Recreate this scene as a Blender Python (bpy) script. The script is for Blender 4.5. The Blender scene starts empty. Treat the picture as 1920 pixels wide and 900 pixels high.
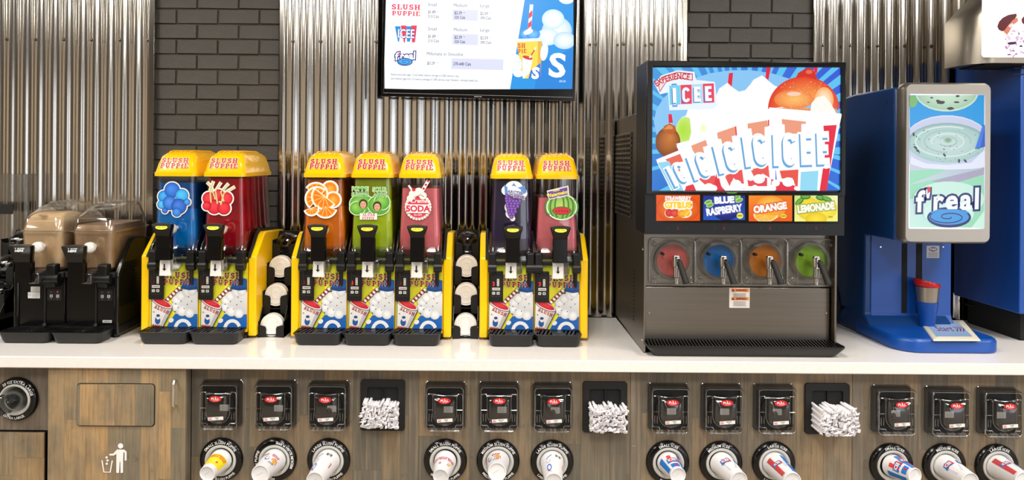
import bpy, bmesh, math, random
from mathutils import Vector, Matrix
R = random.Random(7)
PI = math.pi
# ------------------------------------------------------------------ camera, world, exposure
FPX, CY, CZ, ROLL = 1350.0, -3.58, 1.68, math.radians(0.43)
sc = bpy.context.scene
cam = bpy.data.objects.new('camera', bpy.data.cameras.new('camera'))
sc.collection.objects.link(cam); sc.camera = cam
cam.data.sensor_fit = 'HORIZONTAL'; cam.data.sensor_width = 36; cam.data.lens = 36 * FPX / 1920
cam.data.shift_x = 45 / 1920; cam.data.shift_y = -150 / 1920
cam.data.clip_start = 0.05
cam.matrix_world = Matrix.Translation((0, CY, CZ)) @ Matrix.Rotation(PI/2, 4, 'X') @ Matrix.Rotation(ROLL, 4, 'Z')
sc.view_settings.view_transform = 'Standard'; sc.view_settings.look = 'None'
sc.view_settings.exposure = 0.55; sc.view_settings.gamma = 1
EMI = 2 ** -0.55
w = bpy.data.worlds.new('world'); sc.world = w; w.use_nodes = True
w.node_tree.nodes['Background'].inputs[0].default_value = (1, .98, .95, 1)
w.node_tree.nodes['Background'].inputs[1].default_value = 0.25
sc.cycles.max_bounces = 8; sc.cycles.transparent_max_bounces = 24; sc.cycles.glossy_bounces = 4
sc.cycles.sample_clamp_indirect = 4; sc.cycles.caustics_reflective = False; sc.cycles.caustics_refractive = False

LIGHT_STRENGTH, ADDED_GLOW_STRENGTH = 17.5, 1.4
LAMPS = [(x,y,.6,1.2) for x in (-2.6,0,2.6,5.2) for y in (-2.1,-3.9)] + [(-5.6,-1.6,.6,1.2),(2.6,-7.2,.6,1.2),(-6.0,-5.0,.6,1.2)]     # x, y, width, length; far-left pair added to brighten the left wall
ADDED_GLOWS = [(1.4,2.4,.0,2.9),(5.6,7.6,.0,2.9)]           # rear wall glow added for stripes in the steel: x0, x1, z0, z1
ADDED_SIDE_GLOWS = [(-8.6,-5.6,.0,2.9,1)]  # side wall glow added for the right sheet's bright stripes
def Pw(px, py, Y):
    """point of the place seen at a photo pixel, at depth Y"""
    c, s = math.cos(ROLL), math.sin(ROLL)
    a, b = px - 915, py - 300
    D = Y - CY
    return Vector(((a*c + b*s)/FPX*D, Y, CZ - (-a*s + b*c)/FPX*D))
def K(Y): return FPX/(Y-CY)

# ------------------------------------------------------------------ helpers
def lin(c):
    return tuple((v/255/12.92 if v/255 <= .04045 else ((v/255+.055)/1.055)**2.4) for v in c[:3])
def material(name, col=(200,200,200), rough=.5, metal=0, emit=0, spec=.5, attr=False, clear=None, coat=0, bump=None, noise=None, tint=None):
    m = bpy.data.materials.new(name); m.use_nodes = True
    nt = m.node_tree; N = nt.nodes; L = nt.links; b = N['Principled BSDF']
    b.inputs['Base Color'].default_value = (*lin(col), 1)
    b.inputs['Roughness'].default_value = rough; b.inputs['Metallic'].default_value = metal
    b.inputs['Specular IOR Level'].default_value = spec
    if coat: b.inputs['Coat Weight'].default_value = coat
    if attr:
        a = N.new('ShaderNodeAttribute'); a.attribute_name = 'Col'
        L.new(a.outputs['Color'], b.inputs['Base Color'])
        if emit:
            b.inputs['Base Color'].default_value = (0,0,0,1); L.remove(b.inputs['Base Color'].links[0])
            L.new(a.outputs['Color'], b.inputs['Emission Color']); b.inputs['Emission Strength'].default_value = emit
    elif emit:
        b.inputs['Emission Color'].default_value = (*lin(col), 1); b.inputs['Emission Strength'].default_value = emit
    if noise:   # (scale vec, colour2, amount)
        tc = N.new('ShaderNodeTexCoord'); mp = N.new('ShaderNodeMapping'); mp.inputs['Scale'].default_value = noise[0]
        nz = N.new('ShaderNodeTexNoise'); nz.inputs['Scale'].default_value = 1; nz.inputs['Detail'].default_value = 5
        rp = N.new('ShaderNodeValToRGB'); rp.color_ramp.elements[0].position = .3; rp.color_ramp.elements[1].position = .7
        rp.color_ramp.elements[0].color = (*lin(col), 1); rp.color_ramp.elements[1].color = (*lin(noise[1]), 1)
        L.new(tc.outputs['Object'], mp.inputs[0]); L.new(mp.outputs[0], nz.inputs['Vector']); L.new(nz.outputs[0], rp.inputs[0])
        L.new(rp.outputs[0], b.inputs['Base Color'])
    if bump:    # (scale vec, strength, distance)
        tc = N.new('ShaderNodeTexCoord'); mp = N.new('ShaderNodeMapping'); mp.inputs['Scale'].default_value = bump[0]
        nz = N.new('ShaderNodeTexNoise'); nz.inputs['Scale'].default_value = 1; nz.inputs['Detail'].default_value = 6
        bp = N.new('ShaderNodeBump'); bp.inputs['Strength'].default_value = bump[1]; bp.inputs['Distance'].default_value = bump[2]
        L.new(tc.outputs['Object'], mp.inputs[0]); L.new(mp.outputs[0], nz.inputs['Vector']); L.new(nz.outputs[0], bp.inputs['Height'])
        L.new(bp.outputs[0], b.inputs['Normal'])
    if clear is not None:   # thin clear plastic: mostly passes light, glossy at grazing angles
        out = N['Material Output']; tr = N.new('ShaderNodeBsdfTransparent'); tr.inputs[0].default_value = (*lin(tint or (245,247,247)), 1)
        gl = N.new('ShaderNodeBsdfGlossy'); gl.inputs['Roughness'].default_value = rough; gl.inputs['Color'].default_value = (*lin(col), 1)
        lw = N.new('ShaderNodeLayerWeight'); lw.inputs['Blend'].default_value = .35
        mr = N.new('ShaderNodeMapRange'); mr.inputs['To Min'].default_value = clear; mr.inputs['To Max'].default_value = .75
        mx = N.new('ShaderNodeMixShader')
        L.new(lw.outputs['Fresnel'], mr.inputs['Value']); L.new(mr.outputs[0], mx.inputs[0])
        L.new(tr.outputs[0], mx.inputs[1]); L.new(gl.outputs[0], mx.inputs[2]); L.new(mx.outputs[0], out.inputs['Surface'])
    return m

def rrect(x0, y0, x1, y1, r, n=5):
    r = min(r, (x1-x0)/2-1e-5, (y1-y0)/2-1e-5); p = []
    for cx, cy, a in ((x1-r,y0+r,-90),(x1-r,y1-r,0),(x0+r,y1-r,90),(x0+r,y0+r,180)):
        for i in range(n+1):
            t = math.radians(a+90*i/n); p.append((cx+r*math.cos(t), cy+r*math.sin(t)))
    return p
def circ(cx, cy, rx, ry=None, n=24, a0=0, a1=360):
    ry = rx if ry is None else ry
    full = abs(a1-a0) >= 360
    return [(cx+rx*math.cos(math.radians(a0+(a1-a0)*i/(n if full else n-1))), cy+ry*math.sin(math.radians(a0+(a1-a0)*i/(n if full else n-1)))) for i in range(n)]

class MB:
    def __init__(s): s.v = []; s.f = []; s.m = []; s.M = None; s.mi = 0
    def add(s, vs, fs):
        o = len(s.v)
        s.v += [tuple(s.M @ Vector(p)) if s.M else tuple(p) for p in vs]
        for f in fs: s.f.append([i+o for i in f]); s.m.append(s.mi)
        return s
    def box(s, x0, y0, z0, x1, y1, z1):
        return s.add([(x0,y0,z0),(x1,y0,z0),(x1,y1,z0),(x0,y1,z0),(x0,y0,z1),(x1,y0,z1),(x1,y1,z1),(x0,y1,z1)],
            [(0,3,2,1),(4,5,6,7),(0,1,5,4),(1,2,6,5),(2,3,7,6),(3,0,4,7)])
    def prism(s, poly, axis, lo, hi, cap=True):
        mk = {'x': lambda a,b,t:(t,a,b), 'y': lambda a,b,t:(a,t,b), 'z': lambda a,b,t:(a,b,t)}[axis]
        n = len(poly)
        vs = [mk(a,b,lo) for a,b in poly] + [mk(a,b,hi) for a,b in poly]
        fs = [(i,(i+1)%n,n+(i+1)%n,n+i) for i in range(n)]
        if cap: fs += [tuple(range(n)), tuple(range(2*n-1,n-1,-1))]
        return s.add(vs, fs)
    def loft(s, rings, cap0=True, cap1=True, close=True):
        n = len(rings[0]); vs = [p for r in rings for p in r]; fs = []
        for j in range(len(rings)-1):
            for i in range(n if close else n-1):
                fs.append((j*n+i, j*n+(i+1)%n, (j+1)*n+(i+1)%n, (j+1)*n+i))
        if cap0: fs.append(tuple(range(n)))
        if cap1: fs.append(tuple(range(len(vs)-1, len(vs)-n-1, -1)))
        return s.add(vs, fs)
    def rloft(s, rs, cap0=True, cap1=True, n=5):
        """rs: (z, x0, y0, x1, y1, r) rounded rectangles stacked in z"""
        return s.loft([[(a,b,z) for a,b in rrect(x0,y0,x1,y1,r,n)] for z,x0,y0,x1,y1,r in rs], cap0, cap1)
    def yloft(s, rs, cap0=True, cap1=True, n=5):
        """rs: (y, x0, z0, x1, z1, r) stacked in y"""
        return s.loft([[(a,y,b) for a,b in rrect(x0,z0,x1,z1,r,n)] for y,x0,z0,x1,z1,r in rs], cap0, cap1)
    def cyl(s, p0, p1, r0, r1=None, n=20, cap=True):
        r1 = r0 if r1 is None else r1
        p0 = Vector(p0); p1 = Vector(p1); d = (p1-p0).normalized()
        u = d.orthogonal().normalized(); v = d.cross(u)
        return s.loft([[tuple(p+(u*math.cos(2*PI*i/n)+v*math.sin(2*PI*i/n))*r) for i in range(n)] for p,r in ((p0,r0),(p1,r1))], cap, cap)
    def lathe(s, prof, o=(0,0,0), d=(0,0,1), n=32, cap0=False, cap1=False):
        """prof: (radius, distance along d)"""
        o = Vector(o); d = Vector(d).normalized(); u = d.orthogonal().normalized(); v = d.cross(u)
        return s.loft([[tuple(o+d*h+(u*math.cos(2*PI*i/n)+v*math.sin(2*PI*i/n))*r) for i in range(n)] for r,h in prof], cap0, cap1)
    def tube(s, pts, r, n=8):
        pts = [Vector(p) for p in pts]; rings = []; u = None
        for i,p in enumerate(pts):
            d = (pts[min(i+1,len(pts)-1)]-pts[max(i-1,0)]).normalized()
            u = d.orthogonal().normalized() if u is None else (u-d*u.dot(d)).normalized()
            v = d.cross(u)
            rings.append([tuple(p+(u*math.cos(2*PI*k/n)+v*math.sin(2*PI*k/n))*r) for k in range(n)])
        return s.loft(rings)
    def frame(s, outer, inner, axis, lo, hi):
        n = len(outer); mk = {'x': lambda a,b,t:(t,a,b), 'y': lambda a,b,t:(a,t,b), 'z': lambda a,b,t:(a,b,t)}[axis]
        vs = [mk(a,b,t) for pl,t in ((outer,lo),(outer,hi),(inner,hi),(inner,lo)) for a,b in pl]
        fs = [(j*n+i, j*n+(i+1)%n, ((j+1)%4)*n+(i+1)%n, ((j+1)%4)*n+i) for j in range(4) for i in range(n)]
        return s.add(vs, fs)
    def mesh(s, name, mats, smooth=35, recalc=True):
        me = bpy.data.meshes.new(name); me.from_pydata(s.v, [], s.f)
        for m in (mats if isinstance(mats, (list,tuple)) else [mats]): me.materials.append(m)
        me.polygons.foreach_set('material_index', s.m)
        if recalc:
            bm = bmesh.new(); bm.from_mesh(me); bmesh.ops.recalc_face_normals(bm, faces=bm.faces); bm.to_mesh(me); bm.free()
        if smooth:
            me.polygons.foreach_set('use_smooth', [True]*len(me.polygons)); me.set_sharp_from_angle(angle=math.radians(smooth))
        me.update(); return me
    def build(s, name, mats, parent=None, loc=(0,0,0), rot=(0,0,0), smooth=35, bevel=0, recalc=True, label=None):
        o = link(bpy.data.objects.new(name, s.mesh(name, mats, smooth, recalc)), parent, loc, rot)
        if bevel:
            b = o.modifiers.new('bevel','BEVEL'); b.width = bevel; b.segments = 2; b.limit_method = 'ANGLE'; b.angle_limit = math.radians(40); b.harden_normals = False
        if label: o['label'] = label
        return o
def link(o, parent=None, loc=(0,0,0), rot=(0,0,0)):
    sc.collection.objects.link(o); o.location = loc; o.rotation_euler = rot
    if parent: o.parent = parent
    return o
def thing(name, label, cat, loc=(0,0,0), rot=(0,0,0), group=None):
    o = link(bpy.data.objects.new(name, None), None, loc, rot); o.empty_display_size = .05
    return tag(o, label, cat, group)
def tag(o, label, cat, group=None):
    o['label'] = label; o['category'] = cat
    if group: o['group'] = group
    return o
def struct(o): o['kind'] = 'structure'; return o
def copy_tree(src, parent=None):
    c = src.copy(); sc.collection.objects.link(c)
    if parent: c.parent = parent
    for ch in list(KIDS(src)): copy_tree(ch, c)
    return c
def KIDS(o): return [x for x in sc.collection.objects if x.parent == o]

# ------------------------------------------------------------------ flat print: coloured shapes laid on a surface
_G = {}
def glyph(ch, off):
    k = (ch, round(off,3))
    if k not in _G:
        def mk(t):
            c = bpy.data.curves.new('t','FONT'); c.body = t; c.size = 1; c.offset = off; c.resolution_u = 3
            o = bpy.data.objects.new('t', c); me = bpy.data.meshes.new_from_object(o)
            v = [(p.co.x,p.co.y) for p in me.vertices]; f = [tuple(p.vertices) for p in me.polygons]
            bpy.data.objects.remove(o); bpy.data.meshes.remove(me); bpy.data.curves.remove(c); return v, f
        v, f = mk(ch) if ch != ' ' else ([],[])
        a = max(p[0] for p in mk(ch+'I')[0]) - max(p[0] for p in mk('I')[0])
        _G[k] = (v, f, a)
    return _G[k]
CAP = None
def stroke(pts, wd):
    L_, R_ = [], []
    for i,(x,y) in enumerate(pts):
        a = pts[max(i-1,0)]; b = pts[min(i+1,len(pts)-1)]
        dx, dy = b[0]-a[0], b[1]-a[1]; l = math.hypot(dx,dy) or 1
        ww = wd[i] if isinstance(wd,(list,tuple)) else wd
        L_.append((x-dy/l*ww/2, y+dx/l*ww/2)); R_.append((x+dy/l*ww/2, y-dx/l*ww/2))
    return [[L_[i],L_[i+1],R_[i+1],R_[i]] for i in range(len(pts)-1)]
def arcp(cx, cy, rx, ry, a0, a1, n=9): return [(cx+rx*math.cos(math.radians(a0+(a1-a0)*i/n)), cy+ry*math.sin(math.radians(a0+(a1-a0)*i/n))) for i in range(n+1)]
def _r(x0,y0,x1,y1): return [(x0,y0),(x1,y0),(x1,y1),(x0,y1)]
SLAB = {
 'L': (.84, [_r(.12,0,.36,1),_r(0,.88,.48,1),_r(0,0,.8,.13),_r(.66,0,.8,.36)]),
 'I': (.5, [_r(.12,0,.36,1),_r(0,.88,.48,1),_r(0,0,.48,.12)]),
 'H': (1.0, [_r(.1,0,.34,1),_r(.6,0,.84,1),_r(.3,.42,.64,.57)]+[_r(a,b,a+.42,b+.12) for a in (0,.52) for b in (0,.88)]),
 'P': (.84, [_r(.1,0,.34,1),_r(0,0,.46,.12),_r(0,.88,.4,1)]+stroke([(.3,.93)]+arcp(.42,.68,.25,.25,90,-90)+[(.3,.43)],.18)),
 'U': (1.0, [_r(.1,.34,.34,1),_r(.6,.34,.78,1),_r(0,.88,.44,1),_r(.5,.88,.9,1)]+stroke(arcp(.455,.36,.23,.26,180,360),.2)),
 'E': (.86, [_r(.12,0,.36,1),_r(0,.87,.78,1),_r(0,0,.8,.13),_r(.3,.43,.6,.56),_r(.64,.7,.78,1),_r(.66,0,.8,.3)]),
 'S': (.8, stroke(arcp(.36,.71,.24,.2,20,270,9)[:-1]+arcp(.36,.29,.26,.2,90,-160,9),[.14,.16,.19,.21,.22,.22,.22,.22,.22]+[.22]*6+[.2,.18,.16,.14])+[_r(.5,.68,.64,1),_r(.04,0,.16,.32)]),
 'i': (.5, [_r(.12,0,.36,.68),_r(0,.56,.36,.68),_r(0,0,.48,.12)]+[circ(.24,.86,.15,n=10)]),
 ' ': (.5, []),
}
def stroke1(pts, w):
    q = stroke(pts, w); return [p[0] for p in q]+[q[-1][1]]+[q[-1][2]]+[p[3] for p in q][::-1]
def blk(ch, b):
    if ch == 'I': return [_r(.04-b,-b,.30+b,1+b)]
    if ch == 'E': return [_r(.06-b,-b,.31+b,1+b),_r(.29,.8-b,.56+b,1+b),_r(.29,.40-b,.52+b,.60+b),_r(.29,-b,.56+b,.2+b)]
    return [stroke1(arcp(.31,.70,.19,.20,12,180,9)+arcp(.31,.30,.19,.20,180,348,9),.20+2*b)]
BLK = {'I': (.36,), 'C': (.62,), 'E': (.60,)}

class Art:
    def __init__(s, ox=0, oy=0, sx=1.0, rot=0.0, sy=None):
        """(ox,oy): origin in drawing units (y down); sx: metres per unit; rot: slope removed"""
        s.v = []; s.f = []; s.c = []; s.ox=ox; s.oy=oy; s.sx=sx; s.sy=sy or sx; s.rot=rot; s.layer=0; s.lv=[]
    def raw(s, pts, faces, col):
        o = len(s.v); many = isinstance(col, list)
        s.v += [tuple(p) for p in pts]; s.lv += [s.layer]*len(pts)
        s.c += [(*lin(c),1) for c in col] if many else [(*lin(col),1)]*len(pts)
        s.f += [tuple(i+o for i in f) for f in faces]
    def poly(s, pts, col, nl=True):
        if nl: s.layer += 1
        s.raw(pts, [tuple(range(len(pts)))], col); return s
    def polys(s, lst, col):
        s.layer += 1
        for p in lst: s.poly(p, col, False)
        return s
    def rect(s, x0, y0, x1, y1, col, r=0, **k): return s.poly(rrect(x0,y0,x1,y1,r,4) if r else _r(x0,y0,x1,y1), col)
    def grid(s, x0, y0, x1, y1, cols, nx=8, ny=4):
        """cols: [top, bottom] or 4 corner colours tl,tr,bl,br"""
        s.layer += 1
        if not isinstance(cols, list): cols = [cols]*4
        if len(cols)==2: cols = [cols[0],cols[0],cols[1],cols[1]]
        pts=[];cc=[]
        for j in range(ny+1):
            for i in range(nx+1):
                u=i/nx; t=j/ny; pts.append((x0+(x1-x0)*u, y0+(y1-y0)*t))
                cc.append(tuple((cols[0][k]*(1-u)+cols[1][k]*u)*(1-t)+(cols[2][k]*(1-u)+cols[3][k]*u)*t for k in range(3)))
        s.raw(pts, [(j*(nx+1)+i,j*(nx+1)+i+1,(j+1)*(nx+1)+i+1,(j+1)*(nx+1)+i) for j in range(ny) for i in range(nx)], cc)
        return s
    def ell(s, cx, cy, rx, ry, col, rot=0, n=26, a0=0, a1=360):
        c, q = math.cos(math.radians(rot)), math.sin(math.radians(rot))
        return s.poly([(cx+x*c-y*q, cy+x*q+y*c) for x,y in circ(0,0,rx,ry,n,a0,a1)], col)
    def rad(s, cx, cy, rx, ry, c0, c1, n=26, a0=0, a1=360, ox=0, oy=0):
        s.layer += 1; p = circ(cx,cy,rx,ry,n,a0,a1); full = abs(a1-a0)>=360
        m = n if full else n-1
        mid = [((x-cx-ox)*.6+cx+ox,(y-cy-oy)*.6+cy+oy) for x,y in p]; cm = tuple(c0[i]*.55+c1[i]*.45 for i in range(3))
        s.raw([(cx+ox,cy+oy)]+mid+p, [(0,1+i,1+(i+1)%n) for i in range(m)]+[(1+i,1+(i+1)%n,1+n+(i+1)%n,1+n+i) for i in range(m)], [c0]+[cm]*n+[c1]*n); return s
    def line(s, pts, wd, col): return s.polys(stroke(pts, wd), col)
    def text(s, t, x, y, h, col, bold=.0, xs=1.0, rot=0, shear=0, align='c', outline=None, gap=0.0, slab=False, sh=None):
        """y: baseline (y down), h: capital height"""
        if sh:      # drop shadow: (colour, dx, dy)
            s.text(t, x+sh[1], y+sh[2], h, sh[0], bold+(outline[1] if outline else 0), xs, rot, shear, align, None, gap, slab)
        if outline: s.text(t, x, y, h, outline[0], bold+outline[1], xs, rot, shear, align, None, gap, slab)
        global CAP
        if CAP is None: CAP = max(p[1] for p in glyph('H',0)[0])
        s.layer += 1
        c, q = math.cos(math.radians(rot)), math.sin(math.radians(rot))
        if slab:
            FT = BLK if slab == 'b' else SLAB; k = h; adv = [(FT[ch][0]+.06+gap)*h*xs for ch in t]
        else:
            k = h/CAP; adv = [(glyph(ch, 0)[2]+gap)*k*xs for ch in t]
        W = sum(adv); x0 = {'c':-W/2,'l':0,'r':-W}[align]
        for ch, a in zip(t, adv):
            def T(u, v):
                X = x0 + u*k*xs + v*k*shear; Y = -v*k
                return (x+X*c-Y*q, y+X*q+Y*c)
            if slab:
                for pl in (blk(ch, bold) if slab == 'b' else SLAB[ch][1]):
                    if bold and slab != 'b':
                        mx = sum(p[0] for p in pl)/len(pl); my = sum(p[1] for p in pl)/len(pl)
                        pl = [(p[0]+bold*(1 if p[0]>mx else -1), p[1]+bold*(1 if p[1]>my else -1)) for p in pl]
                    s.poly([T(*p) for p in pl], col, False)
            else:
                v, f, _ = glyph(ch, bold)
                if f: s.raw([T(*p) for p in v], f, col)
            x0 += a
        return s
    def arctext(s, t, cx, cy, r, h, a_mid, col, bold=.02, xs=1.0, gap=0.02, inner=False, outline=None):
        """a_mid: degrees clockwise from straight up; letters stand outwards (inner: feet outwards)"""
        if outline: s.arctext(t,cx,cy,r,h,a_mid,outline[0],bold+outline[1],xs,gap,inner)
        global CAP
        if CAP is None: CAP = max(p[1] for p in glyph('H',0)[0])
        s.layer += 1
        k = h/CAP; adv = [(glyph(ch,0)[2]+gap)*k*xs for ch in t]; W = sum(adv); pos = -W/2
        sg = -1 if inner else 1
        for ch, a in zip(t, adv):
            th = math.radians(a_mid) + sg*(pos+a/2)/r
            v, f, _ = glyph(ch, bold)
            def T(u, vv):
                X = u*k*xs - a/2; Y = vv*k
                if inner: X, Y = -X, -Y
                # local up = outward
                rr = r+Y
                return (cx+rr*math.sin(th)+X*math.cos(th), cy-rr*math.cos(th)+X*math.sin(th))
            if f: s.raw([T(*p) for p in v], f, col)
            pos += a
        return s
    def clip(s, x0, y0, x1, y1):
        """cut everything to a window"""
        bm = bmesh.new(); lay = bm.verts.layers.float_color.new('Col'); ll = bm.verts.layers.int.new('lay')
        vs = []
        for p,c,l in zip(s.v,s.c,s.lv):
            v = bm.verts.new((p[0],p[1],l)); v[lay] = c; v[ll] = l; vs.append(v)
        for f in s.f:
            try: bm.faces.new([vs[i] for i in f])
            except ValueError: pass
        for co,no in (((x0,0,0),(-1,0,0)),((x1,0,0),(1,0,0)),((0,y0,0),(0,-1,0)),((0,y1,0),(0,1,0))):
            bmesh.ops.bisect_plane(bm, geom=bm.verts[:]+bm.edges[:]+bm.faces[:], plane_co=co, plane_no=no, clear_outer=True, dist=1e-5)
        bm.verts.index_update()
        s.v = [(v.co.x,v.co.y) for v in bm.verts]; s.c = [tuple(v[lay]) for v in bm.verts]; s.lv = [int(round(v.co.z)) for v in bm.verts]
        s.f = [tuple(v.index for v in f.verts) for f in bm.faces]; bm.free(); return s
    def build(s, name, mat, parent=None, loc=(0,0,0), rot=(0,0,0), eps=.00012, fn=None, label=None):
        c, q = math.cos(-s.rot), math.sin(-s.rot); vs = []
        for (x,y), l in zip(s.v, s.lv):
            X, Y = x-s.ox, y-s.oy
            X, Y = X*c-Y*q, X*q+Y*c
            X, Z = X*s.sx, -Y*s.sy
            vs.append(fn(X, Z, .0004+l*eps) if fn else (X, -.0004-l*eps, Z))
        me = bpy.data.meshes.new(name); me.from_pydata(vs, [], s.f)
        a = me.color_attributes.new('Col','FLOAT_COLOR','POINT'); a.data.foreach_set('color', [q_ for cc in s.c for q_ in cc])
        me.materials.append(mat)
        bm = bmesh.new(); bm.from_mesh(me); bmesh.ops.triangulate(bm, faces=bm.faces); bm.to_mesh(me); bm.free()
        o = link(bpy.data.objects.new(name, me), parent, loc, rot)
        if label: o['label'] = label
        return o

# ------------------------------------------------------------------ materials
M = {}
M['galv'] = material('galvanised_steel', (194,190,182), .15, 1)
M['steel'] = material('brushed_steel', (140,134,125), .3, 1, noise=((1.5,1.5,90),(132,126,117)))
M['chrome'] = material('chrome', (225,225,225), .12, 1)
M['screw'] = material('screw_metal', (120,108,95), .35, 1)
M['brick'] = material('painted_brick', (66,62,57), .6, 0, bump=((60,60,60),.5,.004), noise=((9,9,14),(75,70,64)))
M['mortar'] = material('painted_mortar', (63,59,54), .8, bump=((90,90,90),.4,.003))
M['black'] = material('black_plastic', (9,9,10), .42, bump=((300,300,300),.08,.0006))
M['blackgloss'] = material('glossy_black_plastic', (7,7,8), .16)
M['blackmat'] = material('matt_black', (9,9,10), .6)
M['dark'] = material('dark_hollow', (6,6,6), .8)
M['navyblack'] = material('black_sign_housing', (6,8,13), .4)
M['yellow'] = material('yellow_plastic', (252,204,4), .3)
M['yellowclear'] = material('yellow_lid_plastic', (253,194,6), .22, coat=.4)
M['clear'] = material('clear_plastic', (255,255,255), .06, clear=.03, tint=(254,255,255))
M['clear2'] = material('clear_moulded_plastic', (255,255,255), .1, clear=.1, tint=(249,250,250))
M['smoke'] = material('smoky_clear_plastic', (255,255,255), .12, clear=.06, tint=(225,225,225))
M['print'] = material('printed_sheet', rough=.4, attr=True)
M['screen'] = material('lit_screen', rough=.15, attr=True, emit=EMI*1.0)
M['bigscreen'] = material('lit_menu_screen', rough=.3, attr=True, emit=EMI*1.25)
M['white'] = material('white_plastic', (235,233,228), .35)
M['cream'] = material('cream_plastic', (226,218,196), .35)
M['paper'] = material('white_paper', (235,234,236), .7)
M['counter'] = material('white_quartz', (240,235,230), .12, noise=((60,60,60),(244,240,236)), spec=.5)
M['blue'] = material('blue_enamel', (12,58,116), .34)
M['blue2'] = material('bright_blue_plastic', (10,72,156), .34)
M['silver'] = material('silver_paint', (168,160,148), .32, .85)
M['gasket'] = material('cup_gasket', (205,205,200), .35)
M['red'] = material('red_plastic', (200,25,30), .3)
def wood(name, cols, hue=0):
    m = bpy.data.materials.new(name); m.use_nodes = True; nt = m.node_tree; N = nt.nodes; L = nt.links; b = N['Principled BSDF']
    b.inputs['Roughness'].default_value = .45
    cols = [tuple(min(255,int(v*1.1)) for v in c) for c in cols]
    oi = N.new('ShaderNodeObjectInfo'); rp = N.new('ShaderNodeValToRGB'); rp.color_ramp.interpolation = 'CONSTANT'
    el = rp.color_ramp.elements
    while len(el) < len(cols): el.new(.5)
    for i,c in enumerate(cols): el[i].position = i/len(cols); el[i].color = (*lin(c),1)
    L.new(oi.outputs['Random'], rp.inputs[0])
    tc = N.new('ShaderNodeTexCoord')
    def nz(scale, det, src='Object', rough=.6):
        mp = N.new('ShaderNodeMapping'); mp.inputs['Scale'].default_value = scale
        va = N.new('ShaderNodeVectorMath'); va.operation = 'ADD'
        cm = N.new('ShaderNodeCombineXYZ'); mu = N.new('ShaderNodeMath'); mu.operation = 'MULTIPLY'; mu.inputs[1].default_value = 37
        L.new(oi.outputs['Random'], mu.inputs[0]); L.new(mu.outputs[0], cm.inputs[0]); L.new(mu.outputs[0], cm.inputs[2])
        L.new(tc.outputs[src], va.inputs[0]); L.new(cm.outputs[0], va.inputs[1]); L.new(va.outputs[0], mp.inputs[0])
        n = N.new('ShaderNodeTexNoise'); n.inputs['Scale'].default_value = 1; n.inputs['Detail'].default_value = det; n.inputs['Roughness'].default_value = rough
        L.new(mp.outputs[0], n.inputs['Vector']); return n
    def mix(fac_out, lo, hi, a_out, col, mode='MIX'):
        mr = N.new('ShaderNodeMapRange'); mr.inputs['From Min'].default_value = lo; mr.inputs['From Max'].default_value = hi
        L.new(fac_out, mr.inputs['Value']); mx = N.new('ShaderNodeMix'); mx.data_type = 'RGBA'; mx.blend_type = mode
        L.new(mr.outputs[0], mx.inputs[0]); L.new(a_out, mx.inputs[6]); mx.inputs[7].default_value = (*lin(col),1); return mx.outputs[2]
    c = rp.outputs[0]
    c = mix(nz((7,7,5),3).outputs[0], .45, .75, c, (108,106,95))
    c = mix(nz((120,120,5),6).outputs[0], .45, .95, c, (92,78,62))
    c = mix(nz((10,10,13),5,rough=.75).outputs[0], .62, .74, c, (70,66,60))
    c = mix(nz((60,60,2),4).outputs[0], .5, 1.0, c, (178,158,128))
    L.new(c, b.inputs['Base Color']); return m
M['wood'] = wood('weathered_wood', [(132,114,90),(118,106,88),(104,96,84),(140,120,92),(122,106,84),(98,92,82),(134,118,96),(114,104,88)])
M['woodwarm'] = wood('warm_weathered_wood', [(160,134,98),(138,120,94),(150,128,96),(126,114,94),(168,138,98),(120,110,92)])
M['woodgrey'] = wood('grey_weathered_wood', [(116,106,94),(106,98,88)])
# ------------------------------------------------------------------ the room
def plane_struct(name, vs, m):
    b = MB(); b.add(vs, [(0,1,2,3)]); return struct(b.build(name, m, recalc=False))
XL, XR, YB, ZC = -7.5, 8.0, -9.0, 3.5
M['floor'] = material('floor_tile', (150,138,122), .35, noise=((2,2,2),(160,148,132)))
M['ceil'] = material('ceiling_paint', (104,93,84), .8)
M['wallbrown'] = material('store_wall_paint', (224,208,188), .7)
plane_struct('floor', [(XL,YB,0),(XR,YB,0),(XR,.1,0),(XL,.1,0)], M['floor'])
plane_struct('ceiling', [(XL,YB,ZC),(XL,.1,ZC),(XR,.1,ZC),(XR,YB,ZC)], M['ceil'])
plane_struct('wall_rear', [(XL,YB,0),(XL,YB,ZC),(XR,YB,ZC),(XR,YB,0)], material('rear_wall_paint', (158,148,134), .7))
plane_struct('wall_left', [(XL,YB,0),(XL,.1,0),(XL,.1,ZC),(XL,YB,ZC)], M['wallbrown'])
plane_struct('wall_right', [(XR,YB,0),(XR,YB,ZC),(XR,.1,ZC),(XR,.1,0)], M['wallbrown'])
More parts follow.
